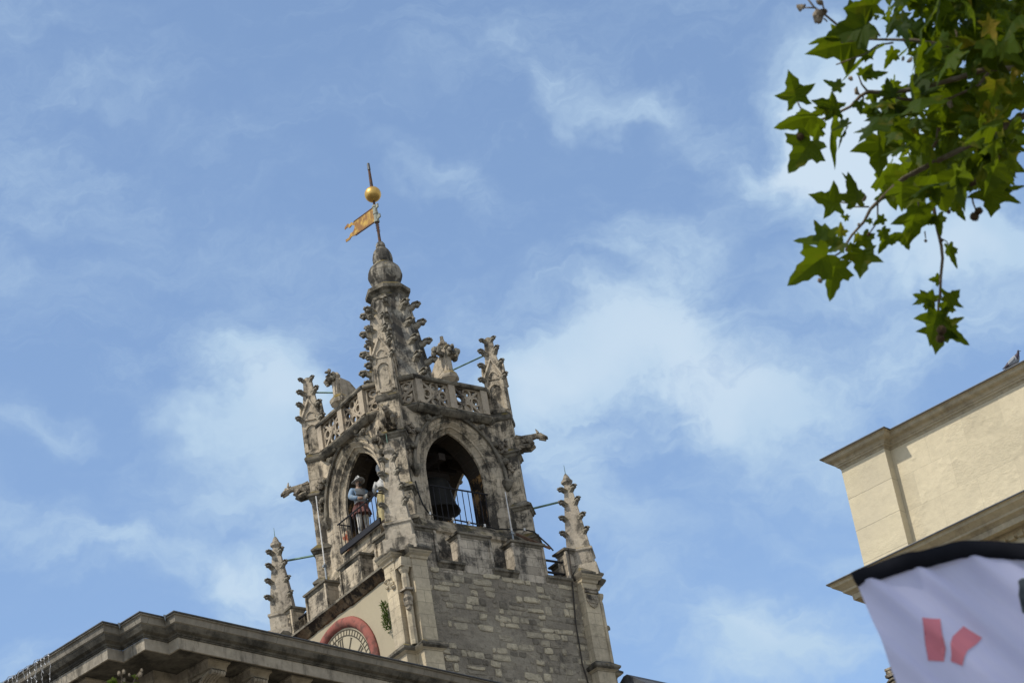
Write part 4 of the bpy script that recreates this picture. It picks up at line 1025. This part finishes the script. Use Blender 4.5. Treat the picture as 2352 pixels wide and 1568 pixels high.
pigeon(TOW(.72, .62, 19.99), R(-38.7) + 2.6, 'dark pigeon mostly hidden behind the attic cornice corner, only head showing', 1)

# ------------------------------------------------------------------ feather flag
FY = 6.9
def zf(a, b_): return (1852.2 + a * .2314, 1205.4 + b_ * .2314)
def fp(a, b_): p = at(*zf(a, b_), y=FY); return Vector((p.x, p.z))
flag = thing('feather_flag', 'white feather flag with black sleeve and two red curved marks', 'flag', (0, 0, 0))
def fold(x, z_):
    u = x * .80 + z_ * .60
    return .013 * math.sin(u * 46 + 1.3 * math.sin(z_ * 7)) +     .0045 * math.sin(u * 97 + 2 * x) + .006 * (1 - abs(math.sin(u * 17 + 1.1 * math.sin(x * 4)))) ** 2 + .02 * math.sin(u * 11) + .008 * noise.noise((x * 5, z_ * 5, 0))
slv = [fp(*q) for q in ((480, 552), (740, 440), (1050, 345), (1400, 265), (1700, 235), (1950, 245), (2160, 272), (2450, 360), (2750, 520), (2950, 760), (3060, 1150))]
# dense resample
def resample(pts, n):
    out_ = []; L_ = [0]
    for i in range(1, len(pts)): L_.append(L_[-1] + (pts[i] - pts[i - 1]).length)
    for k in range(n + 1):
        s_ = L_[-1] * k / n; i = max(j for j in range(len(L_)) if L_[j] <= s_ + 1e-9); i = min(i, len(pts) - 2)
        f_ = (s_ - L_[i]) / (L_[i + 1] - L_[i]); p0, p1_, p2_, p3 = pts[max(i - 1, 0)], pts[i], pts[i + 1], pts[min(i + 2, len(pts) - 1)]
        out_.append(.5 * ((2 * p1_) + (p2_ - p0) * f_ + (2 * p0 - 5 * p1_ + 4 * p2_ - p3) * f_ ** 2 + (3 * p1_ - p0 - 3 * p2_ + p3) * f_ ** 3))
    return out_
sl = resample(slv, 40)
mb = MB(); rings = []
for i, p in enumerate(sl):
    d = (sl[min(i + 1, 40)] - sl[max(i - 1, 0)]).normalized(); nn = Vector((-d.y, d.x)); hw = .0245 + .0035 * min(1, i / 8)
    y0 = FY + fold(p.x, p.y) * .5
    rings.append([(p.x + nn.x * hw * c1, y0 + dy, p.y + nn.y * hw * c1) for c1, dy in ((1, 0), (.8, -.011), (0, -.015), (-.8, -.011), (-1, 0), (-.8, .011), (0, .015), (.8, .011))])
mb.loft(rings); mb.build('sleeve', 'sleeve_black', flag, smooth=True)
T_ = []
for i, p in enumerate(sl):
    d = (sl[min(i + 1, 40)] - sl[max(i - 1, 0)]).normalized(); nn = Vector((-d.y, d.x)); T_.append(p - nn * .018)
def lin(pts, n):
    L_ = [0]
    for i in range(1, len(pts)): L_.append(L_[-1] + (pts[i] - pts[i - 1]).length)
    sx_ = np.linspace(0, L_[-1], n + 1); return [Vector((a_, b_)) for a_, b_ in zip(np.interp(sx_, L_, [p.x for p in pts]), np.interp(sx_, L_, [p.y for p in pts]))]
Led = lin([fp(500, 590), fp(520, 640), fp(600, 830), fp(700, 1090), fp(800, 1350), fp(890, 1575), Vector((fp(890, 1575).x + .20, 2.6)), Vector((fp(890, 1575).x + .42, 1.2))], 200)
Red = [Vector((T_[-1].x, T_[-1].y + (1.1 - T_[-1].y) * j / 200)) for j in range(201)]
mb = MB(); nc, nr = 260, 200
Tc = resample(T_, nc); rows = []
for j in range(nr + 1):
    row = []
    for i in range(nc + 1):
        s_ = i / nc; p = Tc[i] + (Led[j] - Led[0]) * (1 - s_) + (Red[j] - Red[0]) * s_
        row.append((p.x, FY + fold(p.x, p.y), p.y))
    rows.append(row)
mb.loft(rows, caps=False, closed=False); mb.build('fabric', 'fabric_white', flag, smooth=True, fixn=False)
def mark(name, poly, mat, off=-.003):
    bm = bmesh.new(); vs = [bm.verts.new((fp(a, b_).x, 0, fp(a, b_).y)) for a, b_ in poly]; bm.faces.new(vs)
    bmesh.ops.triangulate(bm, faces=bm.faces[:])
    for _ in range(5): bmesh.ops.subdivide_edges(bm, edges=[e for e in bm.edges if e.calc_length() > .008], cuts=1, use_grid_fill=True)
    for v in bm.verts: v.co.y = FY + fold(v.co.x, v.co.z) + off
    me = bpy.data.meshes.new(name); bm.to_mesh(me); bm.free(); me.materials.append(MATS[mat])
    for p in me.polygons: p.use_smooth = True
    o = bpy.data.objects.new(name, me); COL.objects.link(o); o.parent = flag
mark('emblem_mark', [(1145, 940), (1330, 920), (1325, 1040), (1345, 1150), (1380, 1240), (1365, 1355), (1205, 1360), (1195, 1150), (1180, 1040)], 'emblem_red')
mark('emblem_mark', [(1565, 965), (1750, 1080), (1690, 1170), (1600, 1250), (1560, 1340), (1545, 1410), (1430, 1355), (1435, 1290), (1425, 1200), (1450, 1110), (1510, 1040)], 'emblem_red')
mark('dark_print', [(2100, 560), (2130, 535), (2190, 530), (2300, 520), (2400, 620), (2380, 800), (2300, 900), (2200, 860), (2150, 830), (2140, 740), (2105, 690), (2110, 620)], 'print_black')
MB().tube([(sl[-1].x, FY, sl[-1].y - .02), (sl[-1].x + .03, FY, 1.0), (sl[-1].x + .03, FY, .05)], [.012, .015, .017], 8).build('pole', 'sleeve_black', flag)
MB().tube([(sl[-1].x - .35, FY, .03), (sl[-1].x + .4, FY, .03)], .02, 6).tube([(sl[-1].x + .03, FY - .4, .03), (sl[-1].x + .03, FY + .4, .03)], .02, 6).build('foot', 'iron', flag)

# ------------------------------------------------------------------ plane tree
tree = thing('plane_tree', 'plane tree branch with lobed green leaves and seed balls hanging top right', 'tree', (0, 0, 0))
LEAF = [(0, 0), (.10, -.10), (.30, -.16), (.44, -.10), (.34, .06), (.62, .22), (.50, .30), (.47, .40), (.30, .38), (.24, .46), (.24, .62), (.16, .72), (.12, .88), (0, 1.06)]
LEAF2 = [(0, 0), (.14, -.08), (.22, -.18), (.40, -.20), (.32, -.04), (.30, .10), (.48, .20), (.66, .38), (.44, .40), (.30, .42), (.20, .52), (.22, .66), (.10, .82), (0, 1.0)]
def leaf(mb, p0, p1, nrm, width=1.0, bend=.18, fold_=.22, tone=.5, shape=0):
    """palmate leaf from petiole joint p0 to tip p1"""
    p0, p1, nrm = Vector(p0), Vector(p1), Vector(nrm); L_ = (p1 - p0).length
    if L_ < 1e-4: return
    d = (p1 - p0) / L_; a = d.cross(nrm)
    if a.length < 1e-3: a = d.cross(Vector((.3, .5, .8)))
    a.normalize(); n_ = a.cross(d)
    sh = LEAF if shape == 0 else LEAF2; vs = []; k = len(sh)
    w1, w2 = rnd.uniform(.85, 1.1) * width, rnd.uniform(.85, 1.1) * width
    tw = rnd.uniform(-.25, .25)
    def P_(x, y):
        h = -fold_ * abs(x) - bend * y * y - .25 * bend * x * x + tw * x * y * .8 + .03 * math.sin(9 * x + 5 * y)
        return p0 + d * (y * L_) + a * (x * L_) + n_ * (h * L_)
    mid = [P_(0, y) for y in (0, .16, .36, .60, 1.03)]
    Rt_ = [P_(x * w1, y) for x, y in sh[1:-1]]; Lf = [P_(-x * w2, y) for x, y in sh[1:-1]]
    vs = mid + Rt_ + Lf
    def idx(side, i): return 5 + side * (k - 2) + i
    fs = []
    for side in (0, 1):
        I = lambda i: idx(side, i)
        fan = [(0, I(0), I(1), I(3)), (I(1), I(2), I(3)), (0, I(3), 1), (1, I(3), I(4), I(5)), (1, I(5), I(6)), (1, I(6), I(7), 2), (2, I(7), I(8)), (2, I(8), I(9)), (2, I(9), 3), (3, I(9), I(10)), (3, I(10), I(11)), (3, I(11), 4)]
        fs += [f if side == 0 else tuple(reversed(f)) for f in fan]
    mb.tv = tone; mb.add(vs, fs)
def zl(a, b_): return (1734.6 + a * .2813, b_ * .2813)
def zl2(a, b_): return (1734.6 + a * .2813, 382.2 + b_ * .2813)
crown = MB(); twigs = MB()
DT = 10.6
def key(Z_, b0, tip, wd=1.0, tilt=0.0, dist=DT, tone=.5, shape=0, fold_=.22, roll_=0.0, bend=.12):
    p0 = at(*Z_(*b0), dist=dist); p1 = at(*Z_(*tip), dist=dist + tilt)
    vdir = (CAM - p0).normalized(); d = (p1 - p0).normalized()
    nrm = Matrix.Rotation(roll_, 3, d) @ vdir
    leaf(crown, p0, p1, -nrm, wd, bend, fold_, tone, shape)
KEYS = [
 (zl, (345, 830), (275, 590), 1.05, .0, 0, .6, 1), (zl, (455, 1150), (285, 1395), 1.0, .0, 0, .5, 0), (zl, (505, 955), (180, 1000), .8, .04, .9, .2, 0), (zl, (640, 950), (595, 1350), .55, .0, 1.15, .35, 0),
 (zl, (1010, 1110), (1010, 1430), 1.08, .0, 0, .25, 1), (zl, (930, 190), (610, 320), 1.0, .05, .3, .6, 0), (zl, (1000, 40), (735, 60), .9, .0, .4, .5, 1), (zl, (850, 350), (450, 405), .9, .06, .5, .55, 1), (zl, (1000, 380), (690, 608), .4, .0, 1.25, .3, 0),
 (zl, (1130, 410), (1045, 552), .8, .0, .6, .4, 0), (zl, (870, 620), (950, 525), 1.1, .0, .3, .55, 0), (zl, (920, 620), (1065, 612), .7, .05, .8, .15, 0), (zl, (690, 890), (485, 810), 1.0, .03, .6, .45, 1), (zl, (580, 900), (485, 868), 1.0, .0, .8, .5, 0),
 (zl, (700, 720), (565, 670), .8, .02, .5, .3, 0), (zl, (1110, 790), (1085, 650), 1.0, .02, .3, .25, 0), (zl, (420, 960), (290, 970), .9, .0, .6, .55, 0), (zl, (520, 1040), (470, 1190), .8, 0, .8, .4, 0), (zl, (760, 1000), (640, 1080), .6, .0, .8, .1, 0), (zl, (740, 1050), (660, 1200), .4, 0, 1.2, .1, 0),
 (zl, (850, 830), (870, 930), 1.1, .0, .4, .5, 0), (zl, (980, 880), (870, 910), 1.2, .05, .6, .6, 1), (zl, (650, 300), (450, 330), .5, .05, 1.1, .3, 0), (zl, (1000, 150), (965, 115), 1.0, 0, .4, .4, 0),
 (zl2, (695, 300), (450, 238), .95, .0, .15, .5, 1), (zl2, (830, 300), (780, 60), .75, .0, .5, .4, 0), (zl2, (780, 150), (725, 48), .5, .0, 1.0, .4, 0), (zl2, (880, 680), (860, 900), 1.15, .0, .1, .12, 1), (zl2, (590, 720), (285, 930), .8, .04, .4, .65, 0), (zl2, (660, 790), (600, 1075), .75, .0, .3, .55, 0), (zl2, (640, 590), (350, 630), .7, .05, .6, .7, 0), (zl2, (560, 600), (500, 450), .8, .03, .5, .75, 0),
 (zl2, (1330, 330), (1230, 605), 1.2, .08, .6, .05, 1), (zl2, (1200, 540), (1258, 662), 1.2, .03, .5, .08, 0), (zl2, (1090, 560), (1000, 690), .8, .03, .7, .05, 0), (zl2, (1935, 170), (1935, 385), 1.3, .05, .3, .2, 1), (zl2, (2020, 190), (2190, 180), .5, .03, .8, .2, 0), (zl2, (2000, 200), (2150, 310), .5, .0, .6, .2, 0),
 (zl2, (1580, 650), (1635, 828), .55, .0, .4, .25, 0), (zl2, (1510, 920), (1420, 920), 1.0, .0, .2, .6, 0), (zl2, (1460, 1100), (1300, 1040), .8, .0, .3, .6, 0), (zl2, (1440, 1060), (1300, 1130), .7, .02, .3, .45, 1), (zl2, (1490, 1180), (1420, 1445), .9, .0, .25, .3, 1),
 (zl2, (1575, 1110), (1665, 1010), 1.4, .0, .1, .3, 1), (zl2, (1570, 1110), (1510, 1255), .8, .0, .3, .3, 0), (zl2, (1520, 1290), (1480, 1518), 1.15, .0, .15, .4, 1), (zl2, (1540, 1310), (1740, 1440), .7, .0, .3, .35, 0), (zl2, (1540, 1300), (1700, 1245), .6, .0, .4, .35, 0),
 (zl2, (1490, 400), (1525, 555), .9, .0, .4, .25, 0), (zl2, (1620, 300), (1700, 440), .7, .0, .5, .2, 0), (zl2, (1130, 200), (985, 280), .9, .0, .5, .7, 0), (zl2, (1350, 230), (1090, 250), .8, .04, .6, .85, 1), (zl2, (850, 560), (800, 620), 1.0, 0, .6, .9, 0), (zl2, (700, 560), (690, 460), 1.0, 0, .5, .95, 0), (zl2, (880, 560), (970, 710), .9, 0, .5, .08, 0), (zl2, (760, 640), (765, 780), .5, 0, .8, .9, 0),
 (zl2, (1050, 420), (960, 470), .9, 0, .6, .5, 0), (zl2, (1030, 520), (1090, 620), .9, 0, .5, .3, 0), (zl2, (760, 420), (700, 400), 1.0, 0, .6, .35, 0), (zl2, (720, 620), (610, 700), 1.0, .02, .5, .5, 0), (zl2, (950, 440), (890, 440), 1, 0, .7, .6, 0),
]
for (Z_, b0, tip, wd, tilt, rl, tone, shp) in KEYS:
    key(Z_, b0, (b0[0] + (tip[0] - b0[0]) * 1.06, b0[1] + (tip[1] - b0[1]) * 1.06), wd * 1.06, tilt, DT + rnd.uniform(-.15, .15), tone, shp, roll_=rl * rnd.choice((-1, 1)))
# dense foliage to the right, filled through the depth of the bough
def inpoly(x, y, poly):
    c = False; j = len(poly) - 1
    for i in range(len(poly)):
        if (poly[i][1] > y) != (poly[j][1] > y) and x < (poly[j][0] - poly[i][0]) * (y - poly[i][1]) / (poly[j][1] - poly[i][1]) + poly[i][0]: c = not c
        j = i
    return c
dense = [zl(*q) for q in ((1000, -600), (1060, 60), (1180, 380), (1330, 520), (1310, 640), (1150, 700), (900, 860), (760, 980), (820, 1080), (1050, 1060), (1150, 1200), (1060, 1340), (1010, 1480), (1150, 1640), (1350, 1560), (1560, 1640), (1700, 1600), (1740, 1480), (1860, 1400), (2080, 1420), (2130, 1250), (2170, 1000), (2120, 700), (2300, 400), (2700, 300), (2700, -600))]
rl2 = random.Random(21)
def randleaf(p, L_, tone, r_):
    hang = Vector((r_.gauss(0, .75), r_.gauss(0, .75), -.65)).normalized()
    nrm = Vector((r_.gauss(-.25, .5), r_.gauss(-.25, .5), 1)).normalized()
    leaf(crown, p, p + hang * L_, nrm, r_.uniform(.85, 1.15), r_.uniform(-.1, .5), r_.uniform(.0, .6), tone, r_.randint(0, 1))
n_ = 0
while n_ < 470:
    x, y = rl2.uniform(1980, 2500), rl2.uniform(-170, 560)
    if not inpoly(x, y, dense): continue
    edge = 1.0
    L_ = rl2.choice((rl2.uniform(.05, .11), rl2.uniform(.11, .18)))
    p = at(x, y - 18, dist=DT + rl2.triangular(-.8, 1.8, .3))
    randleaf(p, L_, min(1, max(0, rl2.gauss(.4, .28))), rl2); n_ += 1
n_ = 0
while n_ < 230:
    x, y = rl2.uniform(2120, 2500), rl2.uniform(-170, 430)
    if not inpoly(x, y, dense): continue
    randleaf(at(x, y - 18, dist=DT + rl2.uniform(.2, 2.4)), rl2.uniform(.07, .17), min(1, max(0, rl2.gauss(.3, .25))), rl2); n_ += 1
# the rest of the crown, overhead and to the right, outside the frame
for i in range(1500):
    while True:
        q = Vector((rl2.gauss(0, 1), rl2.gauss(0, 1), rl2.gauss(0, 1)))
        if .5 < q.length < 1.6: break
    p = Vector((4.1, 9.2, 9.6)) + Vector((q.x * 1.5, q.y * 1.7, q.z * .85))
    # keep the view to the photographed sky clear
    v = p - CAM; dd = v.dot(FWD); ix_ = v.dot(ix) / dd * F + W / 2; iy_ = H / 2 - v.dot(iy) / dd * F
    if ix_ < 2420 and iy_ > -60 and dd > 0: continue
    if ix_ < 1950 and iy_ > -400: continue
    randleaf(p, rl2.uniform(.12, .2), rl2.uniform(.1, .8), rl2)
for i in range(1100):   # the bough overhead, just above the picture, that shades the leaves below
    while True:
        q = Vector((rl2.gauss(0, 1), rl2.gauss(0, 1), rl2.gauss(0, 1)))
        if q.length < 1.9: break
    p = Vector((2.2, 8.3, 9.7)) + Vector((q.x * .75, q.y * .9, q.z * .5))
    v = p - CAM; dd = v.dot(FWD); ix_ = v.dot(ix) / dd * F + W / 2; iy_ = H / 2 - v.dot(iy) / dd * F
    if iy_ > -90: continue
    randleaf(p, rl2.uniform(.12, .2), rl2.uniform(.1, .8), rl2)
for i in range(620):   # unseen long low bough over the viewer, added to shade the flag
    p = Vector((-1.25, 5.45, 7.35)) + Vector((rl2.gauss(0, .75), rl2.gauss(0, .65), rl2.gauss(0, .4)))
    v = p - CAM; dd = v.dot(FWD); ix_ = v.dot(ix) / dd * F + W / 2; iy_ = H / 2 - v.dot(iy) / dd * F
    if iy_ > -120: continue
    randleaf(p, rl2.uniform(.12, .2), rl2.uniform(.1, .8), rl2)
crown.build('crown', 'leaf', tree, fixn=False)
def tw(Z_, pts, r0, r1, dist=DT + .1):
    P_ = [at(*Z_(*q), dist=dist) for q in pts]; k = len(P_)
    twigs.tube(P_, [r0 + (r1 - r0) * i / (k - 1) for i in range(k)], 6)
tw(zl, ((2300, 560), (1900, 560), (1650, 640), (1350, 725), (1080, 758), (920, 750), (860, 785), (780, 870), (620, 950), (500, 990), (400, 1000)), .013, .0035)
tw(zl, ((920, 750), (870, 690), (840, 610)), .006, .003); tw(zl, ((880, 770), (885, 860)), .004, .003)
tw(zl, ((1350, 820), (1200, 810), (1100, 780)), .008, .005)
tw(zl, ((900, 330), (700, 230), (580, 130), (480, 60), (420, -20)), .006, .004); tw(zl, ((560, 150), (590, 180)), .004, .003); tw(zl, ((480, 65), (400, 65)), .004, .003); tw(zl, ((575, 120), (550, 40), (530, 0)), .004, .003)
tw(zl, ((1600, 380), (1300, 330), (1130, 325), (900, 322), (700, 350)), .009, .003); tw(zl, ((1020, 300), (980, 230), (930, 190)), .004, .003); tw(zl, ((1130, 350), (1000, 370), (900, 440), (660, 530)), .004, .003)
tw(zl2, ((1800, -200), (1400, 0), (1210, 100), (1150, 150), (990, 300), (940, 350), (890, 450), (790, 560), (700, 700), (600, 760)), .012, .0035)
tw(zl2, ((930, 330), (850, 330), (800, 330)), .004, .003); tw(zl2, ((700, 295), (760, 300)), .003, .003); tw(zl2, ((1000, 300), (1000, 450), (930, 550)), .004, .003); tw(zl2, ((640, 740), (650, 800)), .003, .003)
tw(zl2, ((1430, 180), (1490, 520), (1500, 560), (1520, 650), (1530, 750), (1515, 900), (1510, 1050), (1495, 1130), (1500, 1290)), .008, .005)
tw(zl2, ((1510, 1050), (1570, 1110)), .003, .003); tw(zl2, ((1520, 590), (1560, 610), (1585, 650)), .003, .002); tw(zl2, ((1495, 1090), (1450, 1110)), .003, .003); tw(zl2, ((1510, 1240), (1525, 1290)), .003, .003)
tw(zl2, ((1765, 220), (1780, 300), (1800, 350), (1790, 400)), .004, .003); tw(zl2, ((1330, 280), (1335, 330)), .004, .003); tw(zl2, ((1385, 530), (1392, 590)), .003, .002); tw(zl, ((1910, 1110), (1950, 1200), (1960, 1260)), .005, .004)
tw(zl, ((1970, 500), (1900, 600), (1820, 700), (1600, 800), (1480, 830)), .009, .004); tw(zl, ((1640, 240), (1650, 340), (1690, 430)), .005, .003); tw(zl, ((345, 830), (360, 865), (420, 960)), .003, .003)
tw(zl, ((1500, 1040), (1490, 1130), (1430, 1250)), .010, .006); tw(zl2, ((1540, 200), (1575, 290), (1580, 370)), .006, .004)
# limbs and trunk outside the frame
A = at(*zl(2300, 560), dist=DT + .1); B_ = at(*zl2(1800, -200), dist=DT + .1)
fork = Vector((4.6, 9.6, 8.2))
twigs.tube([fork, (fork + A) / 2 + Vector((0, 0, .15)), A], [.07, .04, .013], 8); twigs.tube([fork, (fork + B_) / 2 + Vector((0, 0, .1)), B_], [.06, .03, .012], 8)
twigs.build('twig', 'twig', tree, smooth=True)
mb = MB().tube([(4.9, 9.9, 0), (4.95, 9.95, .4), (5.0, 9.9, 2.5), (5.1, 9.85, 5), (4.9, 9.8, 7), tuple(fork)], [.34, .27, .23, .19, .14, .08], 12)
mb.tube([(5.05, 9.85, 5.6), (6.0, 10.2, 7.4), (6.6, 10.4, 9.2)], [.14, .10, .04], 8); mb.tube([(4.95, 9.8, 7), (4.4, 9.2, 9), (4.0, 9.0, 10.5)], [.11, .07, .03], 8); mb.tube([(4.4, 9.2, 9), (3.0, 8.7, 9.6), (1.4, 8.2, 9.8)], [.07, .05, .02], 8); mb.tube([(3.0, 8.7, 9.6), (1.2, 7.2, 9.0), (-.4, 6.0, 8.1), (-1.4, 5.3, 7.5)], [.05, .045, .03, .012], 8)  # last limb carries the unseen bough added to shade the flag
mb.build('trunk', 'bark', tree, smooth=True)
def seedball(Z_, c, rpx, d_=DT):
    p = at(*Z_(*c), dist=d_); r = rpx * .2813 / F * d_
    mb = MB().ball(p, r, 12, 9); r_ = random.Random(int(c[0]))
    for i in range(70):
        v = Vector((r_.gauss(0, 1), r_.gauss(0, 1), r_.gauss(0, 1))).normalized(); mb.tube([p + v * r * .9, p + v * r * 1.22], [r * .07, r * .02], 3)
    mb.build('seed_ball', 'seed', tree)
for Z_, c, r in ((zl2, (1790, 410), 36), (zl2, (1828, 362), 30), (zl2, (1522, 1335), 38), (zl2, (1512, 1405), 34), (zl2, (1392, 608), 13), (zl, (1965, 1290), 32), (zl, (365, 1115), 36), (zl2, (1770, 130), 34), (zl2, (928, 555), 16), (zl2, (1580, 372), 16), (zl2, (1522, 605), 14)):
    seedball(Z_, c, r, DT - .12)
for Z_, c, s_ in ((zl, (360, 55), 40), (zl, (400, 60), 22), (zl, (520, 120), 55), (zl, (550, 90), 40), (zl, (500, 150), 35), (zl, (535, 15), 40), (zl, (1200, 490), 20), (zl, (1270, 490), 28), (zl, (830, 750), 36), (zl, (780, 650), 30), (zl, (860, 610), 30), (zl, (1590, 850), 45), (zl2, (890, 260), 32), (zl2, (535, 890), 28), (zl2, (530, 930), 22), (zl2, (420, 870), 26), (zl2, (740, 690), 26), (zl2, (855, 490), 26)):
    p = at(*Z_(*c), dist=DT - .02); r = s_ * .2813 / F * DT * .7
    MB().ball(p, r, 7, 6, (rnd.uniform(.6, 1.2), 1, rnd.uniform(.6, 1.3))).jit(.014, 40).build('dry_bud', 'dry_bud', tree)

# ------------------------------------------------------------------ young shoot in front of the town hall
sh = thing('sapling', 'slender green shoot with pale buds rising before the town hall cornice', 'plant', (-2.16, 11.83, 0))
def zs(a, b_): return (a * .3, 1352.4 + b_ * .3)
def sp(a, b_): return at(*zs(a, b_), dist=13.4) - Vector((-2.16, 11.83, 0))
r5 = random.Random(5)
mb = MB().tube([(0, .3, 0), (.05, .4, 3), tuple(sp(980, 850))], [.03, .022, .01], 6)
mb.tube([sp(980, 850), sp(935, 719), sp(930, 660), sp(945, 630)], [.006, .005, .004, .003], 5); mb.tube([sp(980, 850), sp(1020, 719), sp(1040, 670), sp(1080, 620)], [.006, .005, .004, .003], 5); mb.tube([sp(932, 665), sp(912, 640)], .003, 4)
mb.build('stem', 'twig', sh)
fb = MB()
crown_save = crown; crown = fb
for b0, tip, tn in (((880, 700), (815, 700), .6), ((885, 715), (850, 690), .7), ((900, 720), (880, 735), .6), ((1040, 660), (1000, 655), .7), ((1040, 665), (1060, 690), .6), ((935, 720), (990, 730), .5), ((1020, 725), (1080, 715), .6), ((870, 730), (820, 720), .5)):
    p0, p1 = sp(*b0), sp(*tip); leaf(fb, p0, p1, Vector((r5.gauss(0, .5), -1, r5.gauss(.4, .3))), 1.0, .2, .3, tn, 0)
for i in range(60):
    p0 = sp(r5.uniform(760, 1120), r5.uniform(760, 1100)); leaf(fb, p0, p0 + Vector((r5.gauss(0, .5), r5.gauss(0, .5), -.5)).normalized() * r5.uniform(.08, .15), Vector((r5.gauss(0, .4), r5.gauss(-.4, .4), 1)), 1, .2, .3, r5.random() * .8, 0)
fb.build('leaves', 'leaf', sh, fixn=False)
for c, s_ in (((912, 645), 14), ((948, 632), 13), ((950, 695), 12), ((990, 655), 9), ((1075, 650), 16), ((1085, 620), 10), ((1065, 660), 12)): MB().ball(sp(*c), s_ * .3 / F * 13.4, 6, 5, (1, 1, 1.5)).build('bud', 'dry_bud', sh)
